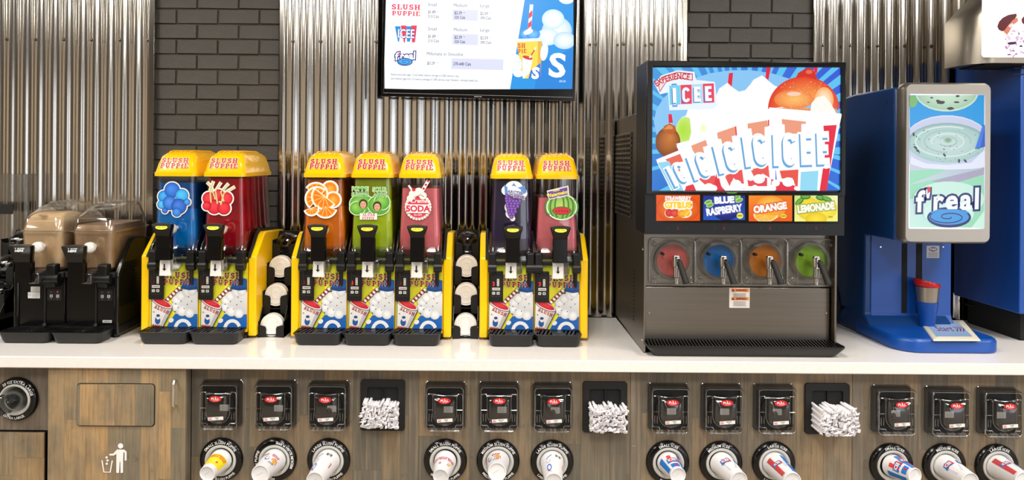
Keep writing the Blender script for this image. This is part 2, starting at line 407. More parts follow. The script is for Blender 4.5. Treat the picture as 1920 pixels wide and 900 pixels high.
# back wall with its painted bricks
YM = .0355
b = MB(); b.box(XL,YM,0,XR,YM+.12,ZC); wall = struct(b.build('wall_back', M['mortar']))
bricks = []
for v in range(4):
    q = MB(); rr = random.Random(v); L_, H_ = .197/2, .0685/2
    j = lambda: rr.uniform(-.0016,.0016)
    n = 3
    back = [(-L_,0.02,-H_),(L_,0.02,-H_),(L_,0.02,H_),(-L_,0.02,H_)]
    mid = [(x+j(),0.003,z+j()) for x,_,z in back]; fr = [(x*.988+j(),-.001+j(),z*.965+j()) for x,_,z in back]
    q.loft([back,mid,fr]); bricks.append(q.mesh('brick', M['brick'], 30))
half = MB(); 
def brick_field(x0, x1, gx, z0=.86, z1=2.62):
    P_, C_ = .2078, .0759; row = int((z0-2.35)//C_)
    while 2.35+C_*row < z1:
        zc = 2.35 + C_*(row-.5)
        off = gx + (P_/2 if row % 2 else 0)
        x = off - P_*math.ceil((off-x0)/P_) - P_
        while x < x1:
            xa, xb = max(x, x0), min(x+P_, x1)
            if xb-xa > .03:
                o = link(bpy.data.objects.new('brick', R.choice(bricks)), wall, ((xa+xb)/2, .028+R.uniform(-.0015,.0015), zc), (R.uniform(-.01,.01), 0, R.uniform(-.008,.008)))
                o.scale = ((xb-xa-.0085)/.197, 1, 1)
            x += P_
        row += 1
brick_field(-1.72, -.98, -1.462-.2078/2*0)
brick_field(.93, 1.68, 1.2077)
# corrugated steel sheets
def corrugated(x0, x1, label, amp=.0064, per=.0692, y0=.0, z0=.905, z1=2.7, edge=None, ph=0, bolts=(), by=None):
    b = MB(); n = int((x1-x0)/per*14); front = []
    for i in range(n+1):
        x = x0+(x1-x0)*i/n; front.append((x, y0-amp*math.cos(2*PI*(x-x0)/per+ph)))
    back = [(x, y+.0012) for x,y in reversed(front)]
    b.prism(front+back, 'z', z0, z1, cap=False)
    o = b.build('corrugated_panel', M['galv'], smooth=50, recalc=True); tag(o, label, 'metal panel')
    for bx in bolts:
        s = MB(); s.lathe([(.0,-.0075),(.004,-.007),(.0062,-.004),(.0065,0),(.009,0),(.009,.0015)], (0,0,0), (0,1,0), 12)
        s.build('screw', M['screw'], o, (bx, y0-amp-.001, by))
    return o
zb = Pw(280,76,0).z
px0 = Pw(15,74,0).x
corrugated(-3.2, Pw(288,150,0).x, 'corrugated galvanised steel sheet behind the black drink machine, left of the first brick strip', ph=1.0,
           bolts=[Pw(p,75,0).x for p in (14,68,121,173,226,278)], by=zb)
corrugated(Pw(524,200,0).x, Pw(1287,60,0).x, 'wide corrugated steel sheet behind the menu screen and the yellow machines', ph=.4,
           bolts=[Pw(p,80,0).x for p in (550,602,655,706,1115,1168,1221,1274)], by=zb)
corrugated(Pw(1526,60,0).x, 3.6, 'corrugated steel sheet with strong bright stripes behind the tall blue blender', ph=2.2,
           bolts=[Pw(p,84,0).x for p in (1542,1593,1644,1695,1745)], by=zb)
# plain edge strips of the sheets beside the brick
def edge_strip(x0, x1, label):
    b = MB(); b.box(x0,-.006,.905,x1,-.004,2.7); b.box(x0 if x1<0 else x1-.0012,-.006,.905,(x0+.0012) if x1<0 else x1,.03,2.7)
    o = b.build('edge_trim', M['galv']); tag(o, label, 'metal trim')
edge_strip(Pw(277,150,0).x, Pw(289,150,0).x, 'flat bright metal edge trim on the left of the left brick strip')
edge_strip(Pw(524,150,0).x, Pw(531,150,0).x, 'narrow metal edge trim on the right of the left brick strip')
edge_strip(Pw(1276,60,0).x, Pw(1288,60,0).x, 'flat metal edge trim left of the brick above the lit sign')
# ceiling lights: long diffusers
M['lamp'] = material('lamp_diffuser', (255,250,242), .5, emit=LIGHT_STRENGTH)
for i,(x,y,w_,l_) in enumerate(LAMPS):
    t = thing('ceiling_light', 'rectangular recessed ceiling light panel over the aisle, outside the view', 'ceiling light', (x,y,ZC-.002), group='ceiling lights over the aisle')
    f = MB(); f.frame(_r(-w_/2-.03,-l_/2-.03,w_/2+.03,l_/2+.03), _r(-w_/2,-l_/2,w_/2,l_/2), 'z', -.02, 0); f.build('frame', M['white'], t)
    d = MB(); d.add([(-w_/2,-l_/2,-.012),(w_/2,-l_/2,-.012),(w_/2,l_/2,-.012),(-w_/2,l_/2,-.012)],[(0,1,2,3)]); d.build('diffuser', M['lamp'], t, recalc=False)
# framed glowing panels, added for the bright stripes reflected in the corrugated steel
M['day'] = material('added_glow', (235,242,255), .3, emit=ADDED_GLOW_STRENGTH)  # even glow of the added panels
for i,(wx0,wx1,wz0,wz1) in enumerate(ADDED_GLOWS):
    b = MB(); b.add([(wx0,YB+.02,wz0),(wx0,YB+.02,wz1),(wx1,YB+.02,wz1),(wx1,YB+.02,wz0)],[(0,1,2,3)])
    o = struct(b.build('window_%d' % (i+1), M['day'], recalc=False))
    f = MB(); f.frame(_r(wx0-.06,wz0-.06,wx1+.06,wz1+.06), _r(wx0,wz0,wx1,wz1), 'y', YB+.0, YB+.06); f.build('window_frame', M['blackmat'], o)
for i,(wy0,wy1,wz0,wz1,sx_) in enumerate(ADDED_SIDE_GLOWS):
    X_ = XL+.02 if sx_<0 else XR-.02
    b = MB(); b.add([(X_,wy0,wz0),(X_,wy1,wz0),(X_,wy1,wz1),(X_,wy0,wz1)],[(0,1,2,3)])
    o = struct(b.build('window_%d' % (i+11), M['day'], recalc=False))
    f = MB(); f.frame(_r(wy0-.06,wz0-.06,wy1+.06,wz1+.06), _r(wy0,wz0,wy1,wz1), 'x', X_-.02, X_+.02); f.build('window_frame', M['blackmat'], o)

# ------------------------------------------------------------------ counter and cabinets
ZT = .90
b = MB(); b.box(-3.3,-.77,ZT-.046,3.6,.028,ZT)
o = b.build('countertop', M['counter'], bevel=.004); tag(o, 'long glossy white countertop carrying the drink machines', 'countertop')
b = MB(); b.box(-3.3,.002,ZT,3.6,.02,ZT+.012); o = b.build('trim_1', M['blackmat']); struct(o)
YF = -.70   # cabinet face
def planks(parent, x0, x1, z0, z1, y, mat, seed, wmin=.045, wmax=.12, name='plank', splits=True, long=False):
    r = random.Random(seed); x = x0
    while x < x1-.002:
        w_ = r.uniform(wmin, wmax)
        if x1-(x+w_) < wmin*.7: w_ = x1-x
        zs = [z0]
        if splits:
            z = z0 + r.uniform(.15,.6)
            while z < z1-.08:
                if not long or r.random()<.35: zs.append(z)
                z += r.uniform(.3,.7)
        zs.append(z1)
        for a,c in zip(zs[:-1], zs[1:]):
            b = MB(); yy = y - r.uniform(0,.0008)
            b.box(-w_/2+.0003, 0, a-z0+.0003, w_/2-.0003, .012, c-z0-.0003)
            b.build(name, mat, parent, (x+w_/2, yy, z0), smooth=0)
        x += w_
def cabinet(px0_, px1_, label, seed, stile_l=0, stile_r=0):
    x0, x1 = Pw(px0_,760,YF).x, Pw(px1_,760,YF).x
    t = thing('cabinet', label, 'cabinet', (0,0,0))
    b = MB(); b.box(x0+.001, YF+.014, .08, x1-.001, .0, ZT-.047); b.build('carcass', M['blackmat'], t)
    b = MB(); b.box(x0+.001, YF+.08, .0, x1-.001, YF+.1, .08); b.build('kick_board', M['blackmat'], t)
    sl = .042*stile_l; sr = .042*stile_r
    planks(t, x0+sl, x1-sr, .09, ZT-.05, YF, M['wood'], seed)
    for s_,xa,xb in ((stile_l,x0,x0+sl),(stile_r,x1-sr,x1)):
        if s_:
            b = MB(); b.box(xa,YF-.003,.09,xb,YF+.013,ZT-.05); b.build('stile', M['woodgrey'], t)
    return t
cabinet(359.5, 775, 'wood-plank cabinet between the waste cabinet and the first stile, under the red and three-bowl machines', 3, 0, .4)
c3 = cabinet(775, 1192, 'wood-plank cabinet under the three-bowl and rightmost yellow machines', 5, .5, .5)
cabinet(1192, 1608, 'wood-plank cabinet under the machine with the big lit sign', 8, .5, .5)
cabinet(1608, 2120, 'wood-plank cabinet under the tall blue blender', 11, .5, 0)
for px_ in (1186.5,1189.5):
    pass
# left cabinet with an upper fixed panel and a door below
t = thing('cabinet', 'wood-plank cabinet at the left end with a black extra-large cup ring above its door', 'cabinet')
xa, xb = -3.2, Pw(89,760,YF).x
b = MB(); b.box(xa,YF+.014,.08,xb-.001,0,ZT-.047); b.build('carcass', M['blackmat'], t)
zd = Pw(60,809,YF).z
planks(t, xa, xb, zd+.004, ZT-.05, YF+.004, M['woodgrey'], 21)
d = MB(); d.box(xa,YF-.006,.1,xb-.004,YF+.013,zd); dd = d.build('door', M['blackmat'], t)
planks(dd, xa, xb-.004, .1, zd, YF-.012, M['woodwarm'], 22, .06, .1)
# waste cabinet, standing forward
YD = -.742
t = thing('waste_cabinet', 'wooden waste cabinet with a push flap and a white litter symbol on its door', 'cabinet')
x0, x1 = Pw(93,760,YD).x, Pw(350,760,YD).x
b = MB(); b.box(x0+.001,YF+.0,.0,x1-.001,0,ZT-.047); b.build('carcass', M['blackmat'], t)
b = MB(); b.box(x0,YD+.002,.09,x1,YF,ZT-.049); dd = b.build('door', M['woodgrey'], t)
planks(dd, x0, x1, .09, ZT-.049, YD-.01, M['woodwarm'], 33, .03, .09, long=True)
fa, fb = Pw(148,795,YD), Pw(292,719,YD)
b = MB(); b.prism(rrect(fa.x-.003,fa.z-.004,fb.x+.003,fb.z+.003,.014),'y',YD-.0115,YD-.006); b.build('flap_gap', M['dark'], dd)
b = MB(); b.prism(rrect(fa.x,fa.z,fb.x,fb.z,.012),'y',YD-.016,YD-.0112); fl = b.build('flap', M['woodwarm'], t)
planks(fl, fa.x+.012, fb.x-.012, fa.z+.0012, fb.z-.0012, YD-.0172, M['woodwarm'], 37, .03, .09, splits=False)
b = MB(); h0 = Pw(324,717,YD-.04); h1 = Pw(324,765,YD-.04)
b.tube([(h0.x,YD-.008,h0.z),(h0.x,YD-.028,h0.z),(h0.x,YD-.036,h0.z-.008),(h0.x,YD-.036,h1.z+.008),(h0.x,YD-.028,h1.z),(h0.x,YD-.008,h1.z)], .005, 10)
b.build('handle', M['chrome'], t, label='slim vertical steel bar handle')
a = Art(214, 858, 1/K(YD))   # litter symbol
W_ = (250,250,250)
sy = lambda v: v/3.749+660
A_ = lambda pts: [(p[0]/3.749, sy(p[1])) for p in pts]
a.ell(847/3.749, sy(660), 5, 5, W_)
a.poly(A_([(822,685),(872,685),(890,700),(890,762),(876,762),(876,705),(868,705),(866,770),(866,848),(848,850),(846,770),(842,770),(838,850),(818,848),(818,716),(800,728),(770,728),(768,716),(796,714)]), W_)
a.line(A_([(718,762),(732,844),(776,844),(790,762)]), 2.4, W_)
for x,y in ((750,741),(757,762),(752,785)): a.ell(x/3.749, sy(y), 2.2, 2.2, W_)
pc = Pw(214,858,YD-.012)
a.build('litter_symbol', M['print'], t, (pc.x,YD-.0118,pc.z), label='white pictogram of a person dropping litter in a bin')
# little screws between the cabinets
for px_,py_ in ((1186.6,836),(1190,836)):
    b = MB(); b.cyl((0,0,0),(0,-.002,0),.0022,n=10); p=Pw(px_,py_,YF-.004); o=b.build('stile_screw', M['chrome'], c3, (p.x,YF-.0028,p.z))
# ------------------------------------------------------------------ lid holders with clear flaps
def lid_holder(px, py, label, size_word, red=True, open_=0, spot=0):
    c = Pw(px, py, YF-.03)
    t = thing('lid_dispenser', label, 'lid holder', (c.x, YF, c.z), group='clear lid dispensers on the cabinet front')
    W_, H_ = .085, .098
    b = MB(); b.prism(rrect(-W_+.006,-H_+.006,W_-.006,H_-.004,.016),'y',-.004,0); b.build('back_plate', M['blackmat'], t)
    b = MB(); b.cyl((0,-.004,-.005),(0,-.016,-.005),.052,.05,28); b.cyl((.0,-.016,-.005),(0,-.0165,-.005),.043,n=28); b.build('lid_well', M['blackmat'], t)
    b = MB()
    b.yloft([(-.0005,-W_,-H_,W_,H_,.02),(-.004,-W_,-H_,W_,H_,.02),(-.006,-W_+.003,-H_+.003,W_-.003,H_-.003,.018),(-.044,-W_+.008,-H_+.008,W_-.008,H_-.006,.018),(-.050,-W_+.012,-H_+.012,W_-.012,H_-.010,.015)], False, False)
    b.build('cover', M['clear2'], t)
    # raised rim pattern of the cover front
    b = MB(); y=-.050; r_=.0016
    def loop(p): b.tube([(x,y,z) for x,z in p+[p[0]]], r_, 6)
    loop(rrect(-.072,-.086,.072,.084,.014))
    loop([(-.070,.052),(-.070,-.058),(-.066,-.064),(-.046,-.064),(-.042,-.070),(-.042,-.088),(.042,-.088),(.042,-.070),(.046,-.064),(.066,-.064),(.070,-.058),(.070,.052),(.066,.058),(.050,.058),(.050,.052),(-.050,.052),(-.050,.058),(-.066,.058)])
    for s_ in (-1,1):
        b.tube([(s_*.070,y,-.004),(s_*.046,y,-.004)], .0014, 6)
        for x in (.052,.062): b.tube([(s_*x,y+.001,-.02),(s_*x,y+.001,-.05)], .0013, 6)
    b.build('cover_rib', M['clear2'], t)
    # hinge lugs
    b = MB()
    for x in (-.05,-.034,.034,.05,-.008,.008): b.box(x-.004,-.056,-.094,x+.004,-.044,-.074)
    b.cyl((-.056,-.051,-.086),(.056,-.051,-.086),.003,n=10); b.build('hinge', M['clear2'], t)
    # pull flap: U shaped, bulging
    ang = math.radians(open_)

    b = MB(); z0 = 0
    rows = []
    Wd = .047
    for j in range(11):
        tt = j/10; rows.append(tt)
    def outl(s_):  # scaled U outline, z measured from centre (0,-.0)
        pts = []
        for i in range(13):
            a_ = math.radians(180+180*i/12); pts.append((Wd*s_*math.cos(a_), -.018+ .046*s_*math.sin(a_)))
        top = -.018+ .078*s_
        for i in range(9):
            u = 1-2*i/8; pts.append((Wd*s_*u, top - .007*(1-u*u)*s_))
        return pts
    rings = [[(x,yy,z) for x,z in outl(s_)] for s_,yy in ((1,-.048),(.985,-.054),(.95,-.064),(.86,-.072),(.66,-.078),(.4,-.080))]
    b.loft(rings, False, True); f_ = b.build('flap', M['smoke'], t, rot=(0,0,0))
    b = MB(); b.tube([(x,-.0545,z) for x,z in outl(1.0)+[outl(1.0)[0]]], .0016, 6); b.build('flap_rim', M['clear2'], f_)
    a = Art(0,0,.00112)
    a.ell(0,0,22,10.5,(205,30,40)); a.text('PULL',0,3.2,7.5,(245,235,235),.03,1.15); a.ell(0,-7,1.2,1.4,(245,235,235)); a.line([(-9,6.3),(9,6.3)],1.2,(235,190,190))
    a.build('pull_label', M['print'], f_, (0,-.0815,.042), (0,0,0), label='red oval label reading PULL')
    a = Art(0,0,.001)
    a.rect(-30,-6.5,30,6.5,(238,236,232)); a.rect(-27,-4.5,-15,4.5,(205,120,130)); a.rect(-26,-2.5,-16,.5,(240,210,212)); a.text(size_word,6,-.6,3.6,(60,60,60),.02); a.text('LIDS',6,4.4,2.8,(60,60,60),.02)
    a.build('size_label', M['print'], f_, (.002,-.0812,-.034), (0,math.radians(-4),0), label='white strip label with the lid size')
    if not open_:
        a = Art(0,0,.001); a.rect(-18,-13,18,12,(190,190,188),2)
        for k in range(5): a.line([(-13,-8+k*4),(12,-8+k*4)],.9,(150,150,150))
        a.build('paper_label', M['print'], t, (.012,-.0175,-.014))
    if spot:
        b = MB(); b.lathe([(0,-.01),(.006,-.01),(.008,-.004),(.012,0)],(.002,-.018,-.022),(0,1,0),18); b.build('latch_knob', M['black'], t)
    return t
def thing_part(*a): return None
for px, py, lab, wd, sp in (
    (412.7,760,'clear lid holder with a red PULL oval, nearest the waste cabinet','SMALL',0),
    (515,761,'clear lid holder, second to the right of the waste cabinet','MEDIUM',0),
    (615,762,'clear lid holder with a black knob, just left of the leftmost straw holder','LARGE',1),
    (834.6,763.5,'clear lid holder just right of the leftmost straw holder','SMALL',0),
    (935.6,764,'clear lid holder between two others under the rightmost yellow machine','MEDIUM',0),
    (1036,765,'clear lid holder just left of the middle straw holder','LARGE',1),
    (1255,767,'clear lid holder just right of the middle straw holder','SMALL',0),
    (1355,767.5,'clear lid holder under the middle of the machine with the lit sign','MEDIUM',0),
    (1454,768,'clear lid holder with a dark knob, just left of the rightmost straw holder','LARGE',1),
    (1677,771,'clear lid holder just right of the rightmost straw holder','SMALL',1),
    (1778,773,'clear lid holder second from the right edge, its flap hanging lower','MEDIUM',0),
    (1876,774,'clear lid holder cut by the right edge of the photo','LARGE',0)):
    lid_holder(px, py, lab, wd, spot=sp)

# ------------------------------------------------------------------ cup dispensers and cups
def cone_fn(r0, r1, L_):
    """wrap drawing: X = metres round the cone (at r0), Z = metres along from the wide end"""
    def fn(X, Z, e):
        r = r0+(r1-r0)*Z/L_ + e
        th = X/r0
        return (r*math.sin(th), -Z, r*math.cos(th))
    return fn
def cup_art(kind, r0, r1, L_):
    s_ = r0/100     # drawing units: 100 = one radian round, metres = units*s_
    Hh = L_/s_
    a = Art(0,0,s_)
    up = lambda y: -y      # y up is along the cup towards its base
    def band(x0,x1,y0,y1,col,nx=10,ny=3): a.grid(x0,-y1,x1,-y0,col,nx,ny)
    rd=(205,40,50); bl=(35,120,205); dk=(35,50,120)
    if kind=='yellow':
        band(-150,150,.30*Hh,.82*Hh,(245,222,40),24)
        for xc in (-95,-5,85):
            a.text('SLUSH', xc, -.40*Hh, 17, (215,50,60), .02, 1.1, rot=180, slab=True); a.text('PUPPIE', xc, -.40*Hh-22, 15, (215,50,60), .02, 1.0, rot=180, slab=True)
        a.ell(60,-.68*Hh,16,12,(225,90,80)); a.ell(40,-.66*Hh,12,14,(240,215,190))
    elif kind=='small':
        for xc in (-95,-5,85):
            a.text('SLUSH', xc, -.42*Hh, 16, rd, .02, 1.15, rot=180, slab=True); a.text('PUPPIE', xc, -.42*Hh-20, 14, rd, .02, 1.05, rot=180, slab=True); a.line([(xc-30,-.42*Hh-38),(xc+30,-.42*Hh-38)],3,(90,120,190))
        a.ell(75,-.66*Hh,22,13,(230,150,40),30); a.ell(78,-.66*Hh,15,8,(240,205,80),30)
        for k in range(7): a.rect(-38+k*4,-.72*Hh,-36+k*4,-.64*Hh,(90,90,90))
    elif kind=='medium':
        for xc in (-80,30):
            a.text('SLUSH', xc, -.38*Hh, 15, rd, .02, 1.1, rot=180, slab=True); a.text('PUPPIE', xc, -.38*Hh-19, 13, rd, .02, 1.05, rot=180, slab=True)
        a.poly([(30,-.62*Hh),(60,-.72*Hh),(70,-.55*Hh),(45,-.46*Hh)],(245,170,40)); a.line(arcp(50,-.58*Hh,30,26,-40,200),6,(205,50,40))
        a.line([(75,-.5*Hh),(85,-.7*Hh)],2.5,(205,50,40)); 
        for k in range(7): a.line([(5+9*k,-.78*Hh+((k*7)%5)),(12+9*k,-.70*Hh)],3,(60,60,60))
        a.ell(-30,-.6*Hh,20,26,(70,120,200)); a.ell(-26,-.6*Hh,14,19,(245,244,240))
    elif kind=='large':
        a.ell(-55,-.72*Hh,26,46,(30,100,200)); a.ell(-60,-.46*Hh,20,20,(235,235,235)); a.line(arcp(-58,-.46*Hh,20,20,0,360,16),2.5,dk)
        a.line([(-75,-.34*Hh),(-48,-.27*Hh),(-22,-.22*Hh)],9,(40,90,190)); a.line([(-75,-.84*Hh),(-35,-.9*Hh)],6,(205,60,60))
        a.rect(12,-.28*Hh,62,-.19*Hh,(120,115,105))
        for k in range(10): a.rect(14+k*5,-.275*Hh,16+k*5,-.195*Hh,(60,60,60))
        a.text('PUPPIE', 90, -.55*Hh, 12, rd, .02, 1, rot=90, slab=True)
    elif kind in ('ice_s','ice_m','ice_l'):
        def logo(xc, yc, k):
            for i,(cc,x) in enumerate(((bl,-30),(rd,-10),(bl,10),(rd,30))):
                a.poly([(xc+(x-10)*k,yc-20*k),(xc+(x+10)*k,yc-(20 if i%2 else 24)*k),(xc+(x*.85+8)*k,yc+20*k),(xc+(x*.85-8)*k,yc+(24 if i%2 else 19)*k)],cc)
            a.text('ICEE',xc,yc+11*k,20*k,(252,252,252),.03,.95,outline=(dk,.045))
        s0 = {'ice_s':1.5,'ice_m':1.05,'ice_l':1.0}[kind]
        if kind=='ice_s':
            band(-150,-92,.2*Hh,.9*Hh,bl); band(-50,-8,.25*Hh,.5*Hh,(225,70,70)); band(60,110,.2*Hh,.95*Hh,(60,130,210)); band(110,150,.2*Hh,.95*Hh,(215,60,60))
            band(-60,40,.72*Hh,.9*Hh,bl); band(-10,12,.76*Hh,.88*Hh,rd,3)
            logo(-15,-.52*Hh,s0); logo(105,-.5*Hh,s0)
        elif kind=='ice_m':
            logo(-25,-.42*Hh,s0*1.25); logo(110,-.42*Hh,s0*1.2)
            for q in range(5): a.line([(-60,-(.58+.055*q)*Hh),(50-6*q,-(.58+.055*q)*Hh)],4.5,(150,150,200))
            a.line(arcp(-62,-.5*Hh,14,16,0,360,14),2,dk)
        else:
            band(-120,-70,.2*Hh,.92*Hh,(200,70,75)); band(20,70,.18*Hh,.92*Hh,bl); logo(-60,-.5*Hh,1.2); logo(48,-.6*Hh,.8)
            for q in range(4): a.line([(-22,-(.5+.07*q)*Hh),(10,-(.5+.07*q)*Hh)],4,(150,150,200))
    return a
def cup_unit(px, py, words, txt_rot, cup, tip, label, cuplabel, kind, seed=0, two=True, h=13.5, spin=None):
    c = Pw(px, py, YF-.018)
    t = thing('cup_dispenser', label, 'cup holder', (c.x, YF, c.z), group='black cup rings on the cabinet front')
    b = MB(); b.lathe([(.0,0),(.0865,0),(.0865,-.006),(.083,-.013),(.076,-.018),(.066,-.0195),(.062,-.017),(.062,-.004)], (0,0,0), (0,1,0), 48, False)
    b.build('ring', M['blackgloss'], t)
    b = MB(); b.lathe([(.0625,-.0175),(.060,-.021),(.056,-.0215),(.052,-.018),(.048,-.010),(.046,-.003)], (0,0,0), (0,1,0), 40)
    b.build('gasket', M['gasket'], t)
    b = MB(); b.lathe([(.0,-.001),(.05,-.001)], (0,0,0), (0,1,0), 24); b.build('opening', M['dark'], t)
    a = Art(0,0,.001)
    a.arctext(words,0,0,67.5,9.6,txt_rot,(240,240,240),.022)
    rf = lambda X,Z,e: (X, -.0192+max(0,math.hypot(X,Z)-.066)*.12-e, Z)
    a.build('ring_lettering', M['print'], t, fn=rf, label='white lettering on the upper rim')
    if two:
        a = Art(0,0,.001); a.arctext(words,0,0,77.2,9.6,txt_rot+180,(240,240,240),.022,inner=True); a.build('ring_lettering', M['print'], t, fn=rf)
    # cup: own thing, sticking out of the ring base first
    r0, r1, L_ = {'s':(.044,.0300,.118),'m':(.046,.0345,.145),'l':(.047,.0335,.165)}[cup]
    tp = Pw(*tip, YF-L_)
    d = Vector((tp.x-c.x, 0, tp.z-c.z)); ctr = Vector((c.x, YF-.004, c.z))
    dirv = (Vector((tp.x, YF-L_, tp.z))-ctr).normalized()
    ct = thing('paper_cup', cuplabel, 'cup', tuple(ctr), group='paper cups in the cup rings')
    q = Vector((0,-1,0)).rotation_difference(dirv); ct.rotation_mode = 'QUATERNION'
    ct.rotation_quaternion = q
    b = MB(); b.lathe([(r0-.0015,.0),(r0,.002),(r1,L_-.003),(r1+.0006,L_-.001),(r1-.0015,L_),(r1-.003,L_-.006)], (0,0,0), (0,-1,0), 40)
    b.build('cup_wall', M['paper'], ct)
    b = MB(); b.lathe([(0,L_-.0065),(r1-.0028,L_-.0055)], (0,0,0), (0,-1,0), 32); b.build('cup_base', M['paper'], ct)
    b = MB(); b.tube([(-r1*.5,-L_+.0055,-.006),(r1*.2,-L_+.0055,.008)],.0005,5); b.build('base_seam', M['gasket'], ct)
    a = cup_art(kind, r0, r1, L_); sp = spin if spin is not None else 0
    fn = cone_fn(r0, r1, L_)
    o = a.build('cup_print', M['print'], ct, (0,0,0), fn=lambda X,Z,e: (lambda p: (p[0], p[1], p[2]))(fn(X,Z,e)), label='coloured lettering on the cup')
    # text polygons follow the cone: spin the print about the cup's axis
    o.rotation_euler = (0, math.radians(sp), 0)
    return t
SP='SLUSH PUPPIE'
cup_unit(413,864,'SMALL '+SP,0,'s',(389,888),'black ring reading small slush, first right of the waste cabinet','small yellow printed paper cup, first right of the waste cabinet','yellow')
cup_unit(514,864,'MEDIUM '+SP,240,'m',(488.5,889),'black ring with its lettering turned sideways, second from the waste cabinet','medium white cup with orange and red print in the sideways-lettered ring','medium',spin=20)
cup_unit(615,865,'LARGE '+SP,0,'l',(591,901),'black ring reading large slush, under the three-bowl yellow machine','large white cup with blue figure print, under the three-bowl yellow machine','large')
cup_unit(834.8,866,'SMALL '+SP,0,'s',(826.5,893),'black ring reading small slush, first right of the leftmost straw holder','small white cup with red lettering, first right of the leftmost straw holder','small')
cup_unit(934,866.5,'MEDIUM '+SP,0,'m',(932,885),'black ring reading medium slush, upright lettering','medium cup pointing almost straight at the viewer, below the rightmost yellow machine','medium',spin=-30)
cup_unit(1035.5,868,'LARGE '+SP,0,'l',(1038,903),'black ring reading large slush, left of the middle straw holder','large white cup with blue print, left of the middle straw holder','large',spin=8)
cup_unit(1253.5,869,'SMALL ICEE',0,'s',(1271,891),'black ring reading small, under the left end of the machine with the lit sign','small cup with red and blue blocks, under the left end of the lit-sign machine','ice_s',spin=0)
cup_unit(1353.5,870,'MEDIUM ICEE',-12,'m',(1385,901),'black ring reading medium, under the machine with the lit sign','medium cup with red and blue logo and violet writing, under the lit-sign machine','ice_m',spin=-6)
cup_unit(1453,870.5,'LARGE ICEE',8,'l',(1485,902),'black ring reading large, left of the rightmost straw holder','large cup with a long blue stripe, left of the rightmost straw holder','ice_l')
cup_unit(1674.5,874,'SMALL ICEE',5,'s',(1716,893),'black ring reading small, right of the rightmost straw holder','small cup with a broad blue band and red block, right of the rightmost straw holder','ice_s',spin=-50)
cup_unit(1774,874.5,'MEDIUM ICEE',4,'m',(1818,903),'black ring reading medium, second from the right edge','medium cup with violet writing, second from the right edge','ice_m',spin=-30)
cup_unit(1873,875.5,'LARGE ICEE',2,'l',(1920,902),'black ring reading large, nearest the right edge','large cup with blue stripe, nearest the right edge','ice_l',spin=10)
cup_unit(27,750,'20 OZ EXTRA LARGE',18,'m',(-2,763),'black ring reading extra large at the left edge of the cabinets','clear plastic cup end in the extra large ring at the left edge','none')
for o in sc.collection.objects:
    if o.get('label','').startswith('clear plastic cup end'):
        for ch in KIDS(o):
            if ch.name.startswith(('cup_wall','cup_base','base_seam')): ch.data.materials[0] = M['smoke']
            if ch.name.startswith('cup_print'): bpy.data.objects.remove(ch)

# ------------------------------------------------------------------ straw holders and wrapped straws
straw_meshes = []
M['wrap'] = material('straw_wrapper', (250,249,250), .6, noise=((300,300,40),(236,232,238)))
for v in range(5):
    rr = random.Random(40+v); b = MB(); rings=[]
    def ring(y, rx, rz, a, n=6, cx=0, cz=0):
        return [(cx+rx*math.cos(2*PI*i/n)*math.cos(a)-rz*math.sin(2*PI*i/n)*math.sin(a), y, cz+rx*math.cos(2*PI*i/n)*math.sin(a)+rz*math.sin(2*PI*i/n)*math.cos(a)) for i in range(n)]
    a0 = rr.uniform(0,PI); j=lambda s:rr.uniform(-s,s)
    rings = [ring(.0,.0042,.0042,a0), ring(-.082,.0044,.0044,a0), ring(-.090,.0056,.0024,a0,cx=j(.001),cz=j(.001)), ring(-.097,.0068,.0007,a0+j(.5),cx=j(.003),cz=j(.003)), ring(-.103,.0064,.0012,a0+j(1.2),cx=j(.005),cz=j(.004)), ring(-.108,.0048,.0003,a0+j(1.2),cx=j(.006),cz=j(.005))]
    b.loft(rings); straw_meshes.append(b.mesh('wrapped_straw', M['wrap'], 25))
def straw_holder(px, py, label, wrap_label, grp, out, dx, dz, seed):
    c = Pw(px, py, YF-.006); r = random.Random(seed)
    t = thing('straw_dispenser', label, 'straw holder', (c.x, YF, c.z))
    W_, H_ = .089, .101
    inner = rrect(-.062,-.082,.062,.072,.008); outer = rrect(-W_,-H_,W_,H_,.012)
    b = MB(); b.frame(outer, inner, 'y', -.012, 0); b.build('frame', M['blackmat'], t, bevel=.002)
    b = MB(); b.prism(inner,'y',-.0025,-.001); b.build('back', M['dark'], t)
    b = MB(); b.box(-.0012,-.011,-.082,.0012,-.0025,.072); b.build('divider', M['black'], t)
    k = 0
    for iz in range(9):
        for ix in range(13):
            x = -.065+ix*.0106+(iz%2)*.004+r.uniform(-.0012,.0012); z = -.07+iz*.0112+r.uniform(-.001,.001)
            top = .018+.01*math.sin(ix*.9+seed)-(.012 if ix in (6,) else 0)
            if z > top: continue
            o = link(bpy.data.objects.new('wrapped_straw', r.choice(straw_meshes)), None, (c.x+x+dx, YF-out+.102+r.uniform(-.006,.006), c.z+z+dz), (r.uniform(-.04,.04), 0, r.uniform(-.05,.05)))
            o.scale = (1.25,1,1.25)
            tag(o, wrap_label, 'straw', grp); k += 1
    return k
n1 = straw_holder(717.7,759.5,'black straw holder between the third and fourth lid holders','white paper wrapped straw, one of the crumpled bunch in the leftmost straw holder','wrapped straws in the leftmost straw holder',.062,-.004,.004,1)
n2 = straw_holder(1134,763,'black straw holder in the middle, below the gap left of the lit sign','white paper wrapped straw, one of the bunch in the middle straw holder','wrapped straws in the middle straw holder',.066,.006,-.003,2)
n3 = straw_holder(1550.5,766,'black straw holder below the right end of the lit machine','pinkish white wrapped straw, one of the long bunch leaning out of the rightmost straw holder','wrapped straws in the rightmost straw holder',.105,.004,.004,3)
print('straws', n1, n2, n3)
